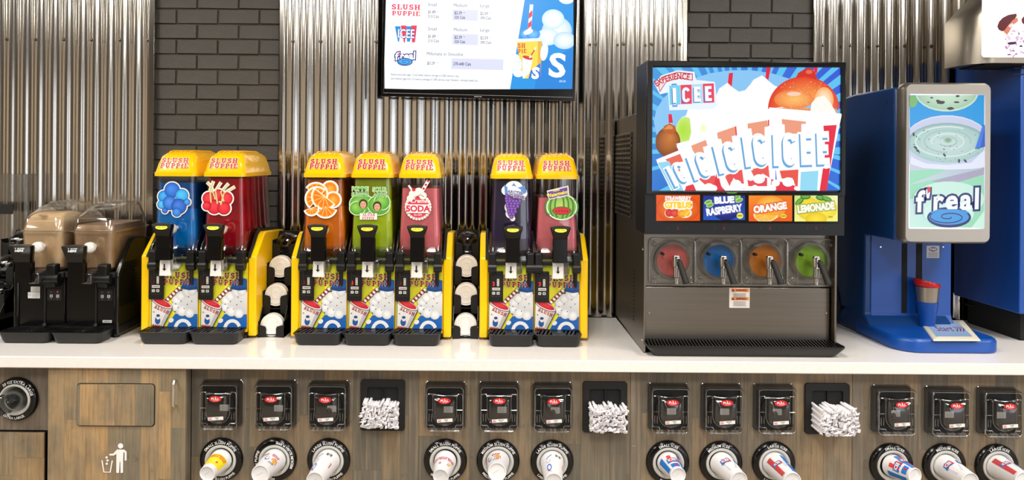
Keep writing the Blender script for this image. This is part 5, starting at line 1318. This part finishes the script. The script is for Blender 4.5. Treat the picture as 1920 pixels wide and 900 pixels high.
def cd2(a,x0,y0,x1,y1):
    a.grid(x0,y0,x1,y1,[(34,50,140),(30,90,200)],4,2); a.rad(680,700,110,80,(50,50,150),(26,34,110))
    for x,y in ((530,625),(545,650),(790,610),(770,585)): a.ell(x,y,34,18,(190,226,140),-20); a.ell(x,y,26,11,(120,180,80),-20)
    a.text('BLUE',665,632,50,(252,252,255),.07,1.0,rot=-3,outline=((60,80,170),.12)); a.text('RASPBERRY',665,718,54,(252,252,255),.06,.74,rot=-8,outline=((60,80,170),.12))
    a.ell(797,740,28,26,(240,232,90)); a.text('NEW',797,746,12,(70,60,20),.03)
def cd3(a,x0,y0,x1,y1):
    a.grid(x0,y0,x1,y1,[(250,150,50),(244,120,30),(236,90,30),(240,100,30)],4,2); a.rad(1060,670,130,100,(255,200,80),(246,150,50),ox=-20,oy=-30); a.line(arcp(1060,670,134,104,-100,100),3,(190,90,20))
    a.poly([(910,728)]+arcp(1015,735,104,52,180,0)[1:],(255,236,190)); a.poly(arcp(1015,738,94,44,180,360),(255,170,40)); 
    a.poly([(918,720),(1110,740),(1080,780),(960,790),(925,760)],(255,190,70)); a.line([(918,720),(925,760),(960,788),(1060,785),(1112,742)],5,(255,240,200))
    for k in range(3): a.line([(1010,735),(950+k*50,780)],3,(255,225,150))
    a.text('ORANGE',1055,698,54,(255,250,245),.06,.86,rot=-8,outline=((226,100,50),.12)); a.ell(1165,743,26,18,(250,220,70)); a.text('NEW',1165,748,11,(70,60,20),.03)
def cd4(a,x0,y0,x1,y1):
    a.grid(x0,y0,x1,y1,[(200,226,120),(240,246,190),(250,246,150),(244,240,110)],4,2)
    a.rad(1375,680,100,95,(255,236,60),(240,206,40)); a.rad(1510,680,110,90,(255,240,80),(244,214,50)); a.rad(1440,770,90,60,(255,230,60),(236,196,40))
    for x,y,r_ in ((1300,620,-40),(1480,590,10),(1530,600,20),(1350,580,0)): a.ell(x,y,44,22,(60,130,50),r_); a.ell(x,y-3,34,13,(110,180,70),r_)
    a.text('LEMONADE',1440,698,56,(252,252,240),.06,.72,rot=-6,outline=((170,180,80),.12)); a.ell(1560,750,26,16,(250,230,60)); a.text('NEW',1560,755,11,(70,60,20),.03)
card(92,565,460,783,cd1,'lit orange-red card reading STRAWBERRY CITRUS'); card(488,570,840,776,cd2,'lit blue card reading BLUE RASPBERRY'); card(872,570,1238,787,cd3,'lit orange card reading ORANGE'); card(1258,570,1622,788,cd4,'lit yellow-green card reading LEMONADE')
for px_ in (1271,1357,1443.5,1530):
    a = Art(0,0,1/kH); a.ell(0,0,3.2,3.8,(60,16,20)); a.ell(0,0,2.2,2.8,(20,18,24)); a.line([(0,-2.4),(0,2.4)],1.2,(110,24,28)); a.ell(-17,0,2.4,2.4,(34,34,42)); a.ell(-17,0,1.7,1.7,(18,20,28)); a.ell(17,0,2.4,2.4,(34,34,42)); a.ell(17,0,1.7,1.7,(18,20,28))
    p = L(px_,428,YH-.001); a.build('touch_button', M['print'], hd, (p.x,YH-.0012,p.z))
a = Art(0,0,1/kH); a.ell(0,0,10,1.6,(60,120,50)); p = L(1372,361.5,YH-.01); a.build('status_light', M['print'], hd, (p.x,YH-.0102,p.z))

# ------------------------------------------------------------------ tall blue blender
t = thing('milkshake_blender', 'tall dark blue self-serve milkshake blender with a silver-framed lit panel', 'blender', (0,0,ZT))
BX0, BX1 = 1.700, 2.072
YF2 = -.600; YC = -.33; YR = -.04
zh0 = L(1700,452,YF2).z; zh1 = L(1770,160,YF2).z
# outer shell: side profile (y,z) with rounded top back, cut away below the head
prof = [(YF2+.03,zh0),(YC,zh0),(YC,.10),(YF2+.20,.045),(YF2+.20,.002),(YR-.02,.002),(YR,.05),(YR,zh1-.10),(YR-.03,zh1-.04),(YR-.09,zh1-.012),(YR-.2,zh1-.004),(YF2+.03,zh1-.006)]
b = MB(); b.prism(prof,'x',BX0,BX1); sh = b.build('shell', M['blue'], t, bevel=.010)
for px_,py_,yy_ in ((1663,192,-.40),(1666,308,-.45),(1630,420,-.3),(1670,420,-.45),(1628,614,-.3)):
    D_ = BX0*FPX/(px_-915); y_ = D_+CY; z_ = (CZ-(py_-300-.0075*(px_-915))/FPX*D_)-ZT
    b = MB(); b.lathe([(0,-.002),(.003,-.002),(.0042,0)],(BX0,y_,z_),(1,0,0),10); b.build('screw', M['blackmat'], sh)
# head front: bezel with bowed face
fx0, fx1 = L(1692,300,YF2-.02).x, L(1858,300,YF2-.02).x
b = MB(); r_=.028
b.yloft([(YF2+.03,fx0+.004,zh0-.004,fx1-.004,zh1+.006,r_),(YF2+.01,fx0,zh0-.008,fx1,zh1+.010,r_),(YF2-.018,fx0+.002,zh0-.006,fx1-.002,zh1+.008,r_),(YF2-.030,fx0+.010,zh0+.002,fx1-.010,zh1,r_*.8)],True,True,n=8); bz = b.build('bezel', M['silver'], t)
q0, q1 = L(1705,427,YF2-.031), L(1846,179,YF2-.031)
b = MB(); b.prism(rrect(q0.x-.004,q0.z-.004,q1.x+.004,q1.z+.004,.008),'y',YF2-.0315,YF2-.028); b.build('panel_edge', M['chrome'], bz)
a = Art(285,427.5,1/(3*K(YF2-.032)),rot=.0075)
a.grid(70,50,500,805,[(20,150,220),(40,160,230)],4,2)
a.grid(70,440,500,805,[(200,200,220),(176,190,206),(200,238,224),(150,226,190)],6,4)
for pts in ([(70,480),(300,470),(70,560)],[(70,640),(70,560),(500,470),(500,560),(250,620)],[(330,805),(500,560),(500,700),(440,805)]): a.poly(pts,(150,216,180))
a.poly([(200,540),(330,505),(480,470),(500,450),(500,500),(300,560)],(168,162,186)); a.poly([(420,805),(500,700),(500,805)],(200,240,220))
a.ell(285,40,178,108,(196,222,196)); a.rad(285,34,172,104,(206,232,208),(160,196,166)); a.ell(90,90,30,34,(120,180,100))
rr = random.Random(9)
for x,y,rx,ry in ((250,96,28,12),(235,88,14,8),(345,60,14,8),(340,95,16,6),(305,130,22,9),(200,70,10,5),(390,85,12,5),(180,95,9,4)): a.poly([(x+rx*math.cos(q*PI/5)*rr.uniform(.7,1.1),y+ry*math.sin(q*PI/5)*rr.uniform(.7,1.1)) for q in range(10)],(60,48,40))
a.ell(285,320,245,152,(214,216,238)); a.ell(285,318,240,142,(196,202,228)); a.ell(285,322,222,112,(150,176,176)); a.rad(285,330,215,106,(196,216,212),(160,196,190)); a.poly([(500,360),(500,460),(430,470),(285,474),(150,466),(70,440),(70,400),(170,440),(285,448),(420,436)],(224,228,244))
for k,(rx,ry) in enumerate(((180,84),(130,62),(92,44),(52,26))): a.line(arcp(288,316+k*0,rx,ry,20+k*70,300+k*70,24),9,(164,192,186) if k%2 else (206,224,220))
a.rad(290,308,28,20,(110,150,110),(190,214,206))
for k in range(46):
    x=rr.uniform(90,480); y=rr.uniform(235,440)
    if ((x-285)/200)**2+((y-330)/100)**2<1: a.ell(x,y,rr.uniform(1.5,5),rr.uniform(1.2,3),(60,66,60),rr.uniform(0,180),n=7)
for x,y in ((105,350),(118,368),(268,392),(350,425),(385,425),(95,276)): a.ell(x,y,12,6,(50,54,50),rr.uniform(0,90),n=8)
a.poly([(486,220),(500,230),(500,345),(438,360)],(36,90,196)); a.poly([(480,230),(495,225),(470,345),(440,358)],(60,120,220))
# logo
a.ell(290,640,200,100,(200,234,220)); a.ell(292,720,140,80,(206,238,230))
a.ell(293,742,124,58,(28,34,100)); 
a.text("f'real",292,700,112,(28,34,100),.10,.92,rot=-3,shear=.08,gap=.08); a.text("f'real",292,700,112,(240,244,252),.028,.92,rot=-3,shear=.08,gap=.08)
a.poly([(170,570),(190,572),(188,596),(172,610)],(214,50,60)); a.ell(292,740,112,44,(60,150,220))
a.line([(292+(8+3.6*k)*math.cos(k*.42)*1.2,740+(3+1.6*k)*math.sin(k*.42)) for k in range(26)],6,(28,34,100))
a.line([(400,715),(330,700),(230,702),(190,716)],9,(60,150,220))
a.clip(77,55,495,800)
pc = L(1680+285/3,160+427.5/3,YF2-.032)
a.build('lit_picture', M['screen'], bz, (pc.x,YF2-.0318,pc.z), eps=.00008, label='lit picture of mint chocolate-chip shake with a swirl logo')
# column slots, label
for pa,pb in ((1689,1700),(1716,1728)):
    q0,q1 = L(pa,598,YC), L(pb,456,YC)
    b = MB(); b.box(q0.x,YC-.0055,q0.z,q1.x,YC-.001,q1.z); b.build('guide_slot', M['dark'], t)
p = L(1748,472,YC); a = Art(0,0,1/K(YC)); a.rect(-12,-11.5,12,11.5,(196,198,204)); a.ell(0,-5,8,4.5,(110,114,130)); a.text("f'real",0,-3.5,4,(220,222,230),.03)
for k in range(4): a.line([(-9,2+2.2*k),(9,2+2.2*k)],.8,(130,132,140))
a.build('column_label', M['print'], t, (p.x,YC-.0042,p.z), label='small grey label on the column')
# curved cheeks at both sides of the recess and foot
b = MB()
for xs_,s_ in ((BX0+.010,1),):
    b.prism([(YC+.001,zh0),(YC-.004,zh0),(YC-.004,.11),(YC-.010,.085),(YC-.024,.07),(YC-.026,.06),(YC+.001,.06)],'x',BX0+.03,BX1+.02)
b.build('column_face', M['blue2'], t, bevel=.003)
for px_ in (1651,1768):
    p = L(px_,463,YC-.005); b = MB(); b.lathe([(0,-.003),(.003,-.003),(.004,0)],(p.x,YC-.004,p.z),(0,1,0),10); b.build('screw', M['chrome'], t)
# base
bx0, bx1, by0, by1 = BX0-.004, 2.125, -.628, -.25
def plan(e,zz):
    r1=.10; pts=[]
    for cx_,cy_,a0,r_ in ((bx1-.07,by0+.07,-90,.07),(bx1-.10,by1-.10,0,.10),(bx0+.03,by1-.03,90,.03),(bx0+.10,by0+.10,180,.10)):
        for q in range(9): th=math.radians(a0+90*q/8); pts.append((cx_+(r_-e)*math.cos(th), cy_+(r_-e)*math.sin(th), zz))
    return pts
b = MB(); b.loft([plan(.004,.002),plan(0,.006),plan(0,.044),plan(.004,.052),plan(.012,.058)]); bs = b.build('base', M['blue2'], t)
# touch pad
pp = [Pw(x,y,Y) for x,y,Y in ((1752,637,-.60),(1838,636,-.60),(1803,603,-.38),(1722,602,-.38))]
def onz(px_,py_,z):  # point of the place at a pixel on a level plane z
    c_, s_ = math.cos(ROLL), math.sin(ROLL); u=((px_-915)*c_+(py_-300)*s_)/FPX; v=(-(px_-915)*s_+(py_-300)*c_)/FPX
    D_=(CZ-z)/v; return Vector((u*D_, D_+CY, z-ZT))
zp = ZT+.060
Q = [onz(*q,zp) for q in ((1750,638),(1839,638),(1806,601),(1722,601))]
def inset(Q,f): c_=sum(Q,Vector())/4; return [c_+(q-c_)*f for q in Q]
b = MB(); b.loft([[tuple(q-Vector((0,0,.004))) for q in inset(Q,1.0)],[tuple(q) for q in inset(Q,1.0)],[tuple(q+Vector((0,0,.003))) for q in inset(Q,.96)]]); pad = b.build('touch_pad', M['cream'], t, bevel=.004)
o_, ux, uy = Q[0], (Q[1]-Q[0]), (Q[3]-Q[0])
a = Art(0,0,1.0); a.poly([(.11,-.14),(.89,-.14),(.88,-.88),(.12,-.88)],(150,178,214)); a.grid(.115,-.875,.885,-.145,[(160,186,220),(136,168,206)],4,3)
a.text('Start',.42,-.40,.24,(120,30,90),.01,.55)
for k in range(3): a.line([(.66+k*.07,-.62),(.72+k*.07,-.50),(.66+k*.07,-.38)],.028,(120,30,90))
a.build('start_screen', M['print'], pad, (0,0,0), fn=lambda X,Z,e: tuple(o_+ux*X+uy*Z+Vector((0,0,.0032+e))), eps=.00004, label='blue-grey display reading Start')
# cup holder arm with its silver cup and red cap
ah = L(1739,600,YC-.10)
pa = L(1738.5,566,YC-.06); pt = L(1738.5,537,YC-.06)
b = MB(); b.lathe([(.030,.058),(.033,.09),(.044,pa.z+.002)],(pa.x,YC-.06,0),(0,0,1),28,True,True); b.build('cup_holder', M['blue2'], t)
b = MB(); b.lathe([(0,pa.z),(.040,pa.z),(.0475,pt.z),(.044,pt.z)],(pa.x,YC-.06,0),(0,0,1),36); b.build('cup_collar', M['silver'], t, label='silver collar of the cup holder')
b = MB(); n=36; rg=[]
for r_,dz in ((.047,-.002),(.052,.002),(.053,.010),(.049,.018),(.040,.012),(.030,.006)):
    rg.append([(pa.x-.002+r_*math.cos(2*PI*i/n), YC-.06+r_*math.sin(2*PI*i/n), pt.z+dz+(.012*(-math.cos(2*PI*i/n))+.006)*(1 if dz>.0 else .3)) for i in range(n)])
b.loft(rg,False,True); b.build('cup_cap', M['red'], t, label='red cup cap')

# ------------------------------------------------------------------ blue freezer at the right edge
FX0 = 2.307
t = thing('display_freezer', 'blue freezer cabinet with silver header and lit sign at the right edge', 'freezer', (0,0,ZT))
zb0 = 1.03-ZT; zb1 = 2.2-ZT
b = MB(); b.box(FX0,-.46,zb0,3.0,-.02,zb1); fz = b.build('freezer_body', M['blue2'], t, bevel=.004)
b = MB(); b.box(FX0+.05,-.40,.0,2.96,-.05,zb0); b.build('plinth', M['dark'], t)
zh = L(1880,118,-.50).z; hx = L(1779,80,-.33).x; xc_ = L(1830,80,-.50).x
pl_ = [(hx,-.30),(hx,-.33),(hx+.005,-.40),(hx+.02,-.45),(hx+.05,-.485),(hx+.09,-.50),(3.0,-.50),(3.0,-.30)]
rg = []
def hp(z, cut): return [(max(x,hx+cut) if i<5 else x, y, z) for i,(x,y) in enumerate(pl_)]
b = MB(); b.loft([hp(zh,.0),hp(L(1779,43,-.33).z,0),hp(L(1790,20,-.33).z,.05),hp(L(1810,0,-.33).z,.10),hp(zh+.5,.16)]); hdr = b.build('header', M['silver'], t, smooth=50)
b = MB(); b.box(hx+.06,-.48,zh-.006,2.98,-.31,zh-.001); b.build('header_underside_shade', M['dark'], hdr)  # near-black sheet puts the shade under the header into its colour
s0_, s1_ = L(1841,107,-.502), L(2040,-120,-.502)
b = MB(); b.prism(rrect(s0_.x,s0_.z,s1_.x,s1_.z,.012),'y',-.5025,-.500)
M['signlit'] = material('lit_sign_face', (255,253,255), .2, emit=EMI*1.1)
sg = b.build('lit_sign', M['signlit'], hdr)
a = Art(1900,60,1/K(-.502)); rr = random.Random(2)
f5 = lambda x,y: (1750+x/5, y/5)
a.poly([f5(*p) for p in ((596,250),(612,205),(650,165),(700,140),(775,126),(780,150),(735,220),(700,255),(668,290),(640,296),(610,280))],(110,52,56))
a.poly([f5(*p) for p in ((740,190),(785,160),(792,200),(745,235),(720,280),(690,330),(655,300),(690,250))],(232,140,110)); a.poly([f5(*p) for p in ((700,240),(740,215),(748,235),(715,262))],(250,240,240))
a.poly([f5(*p) for p in ((822,180),(850,145),(880,140),(900,230),(850,235),(826,210))],(120,50,56))
for k in range(46):
    x=rr.uniform(670,900); y=rr.uniform(290,530); a.ell(*f5(x,y),rr.uniform(1.5,5),rr.uniform(1,3),rr.choice([(236,200,232),(226,176,216),(244,222,242),(206,150,190)]),rr.uniform(0,180),n=7)
for x,y,rx,ry in ((725,408,46,14),(700,515,20,7),(740,480,16,6),(790,320,6,14),(810,435,18,9)): a.ell(*f5(x,y),rx/5,ry/5,(86,36,84),rr.uniform(-10,10),n=9)
p = L(1900,60,-.502); a.build('sign_picture', M['screen'], sg, (p.x,-.503,p.z), label='picture of chocolate and pink ice pieces on white')
b = MB(); q=L(1900,127,-.462); b.box(q.x,-.462,q.z-.004,q.x+.2,-.459,q.z+.002); b.box(q.x,-.462,q.z-.03,q.x+.2,-.459,q.z-.026); b.build('seam', M['dark'], fz)
# cables behind
for i,(pts,r_,lab) in enumerate(( ([(1810,570,-.05),(1850,578,-.14),(1890,576,-.2),(1925,580,-.2),(1990,590,-.1)],.006,'black cable lying under the blue freezer'),
        ([(1566,520,-.05),(1570,560,-.1),(1577,590,-.12),(1592,600,-.08),(1640,600,-.03)],.007,'black cable hanging between the lit machine and the blue blender'),
        ([(1566,570,-.14),(1574,580,-.16),(1584,572,-.13),(1600,566,-.06)],.006,'looped black cable low behind the blue blender'))):
    b = MB(); P_ = [Pw(*q) for q in pts]; 
    sm = []
    for k in range(len(P_)-1):
        for u in range(5):
            w_=u/5; w_=w_*w_*(3-2*w_)*.3+w_*.7; sm.append(P_[k].lerp(P_[k+1],w_))
    sm.append(P_[-1]); sm=[Vector((v.x,v.y,max(v.z,ZT+r_+.002))) for v in sm]
    b.tube(sm, r_, 8); o = b.build('cable', M['blackmat']); tag(o, lab, 'cable')
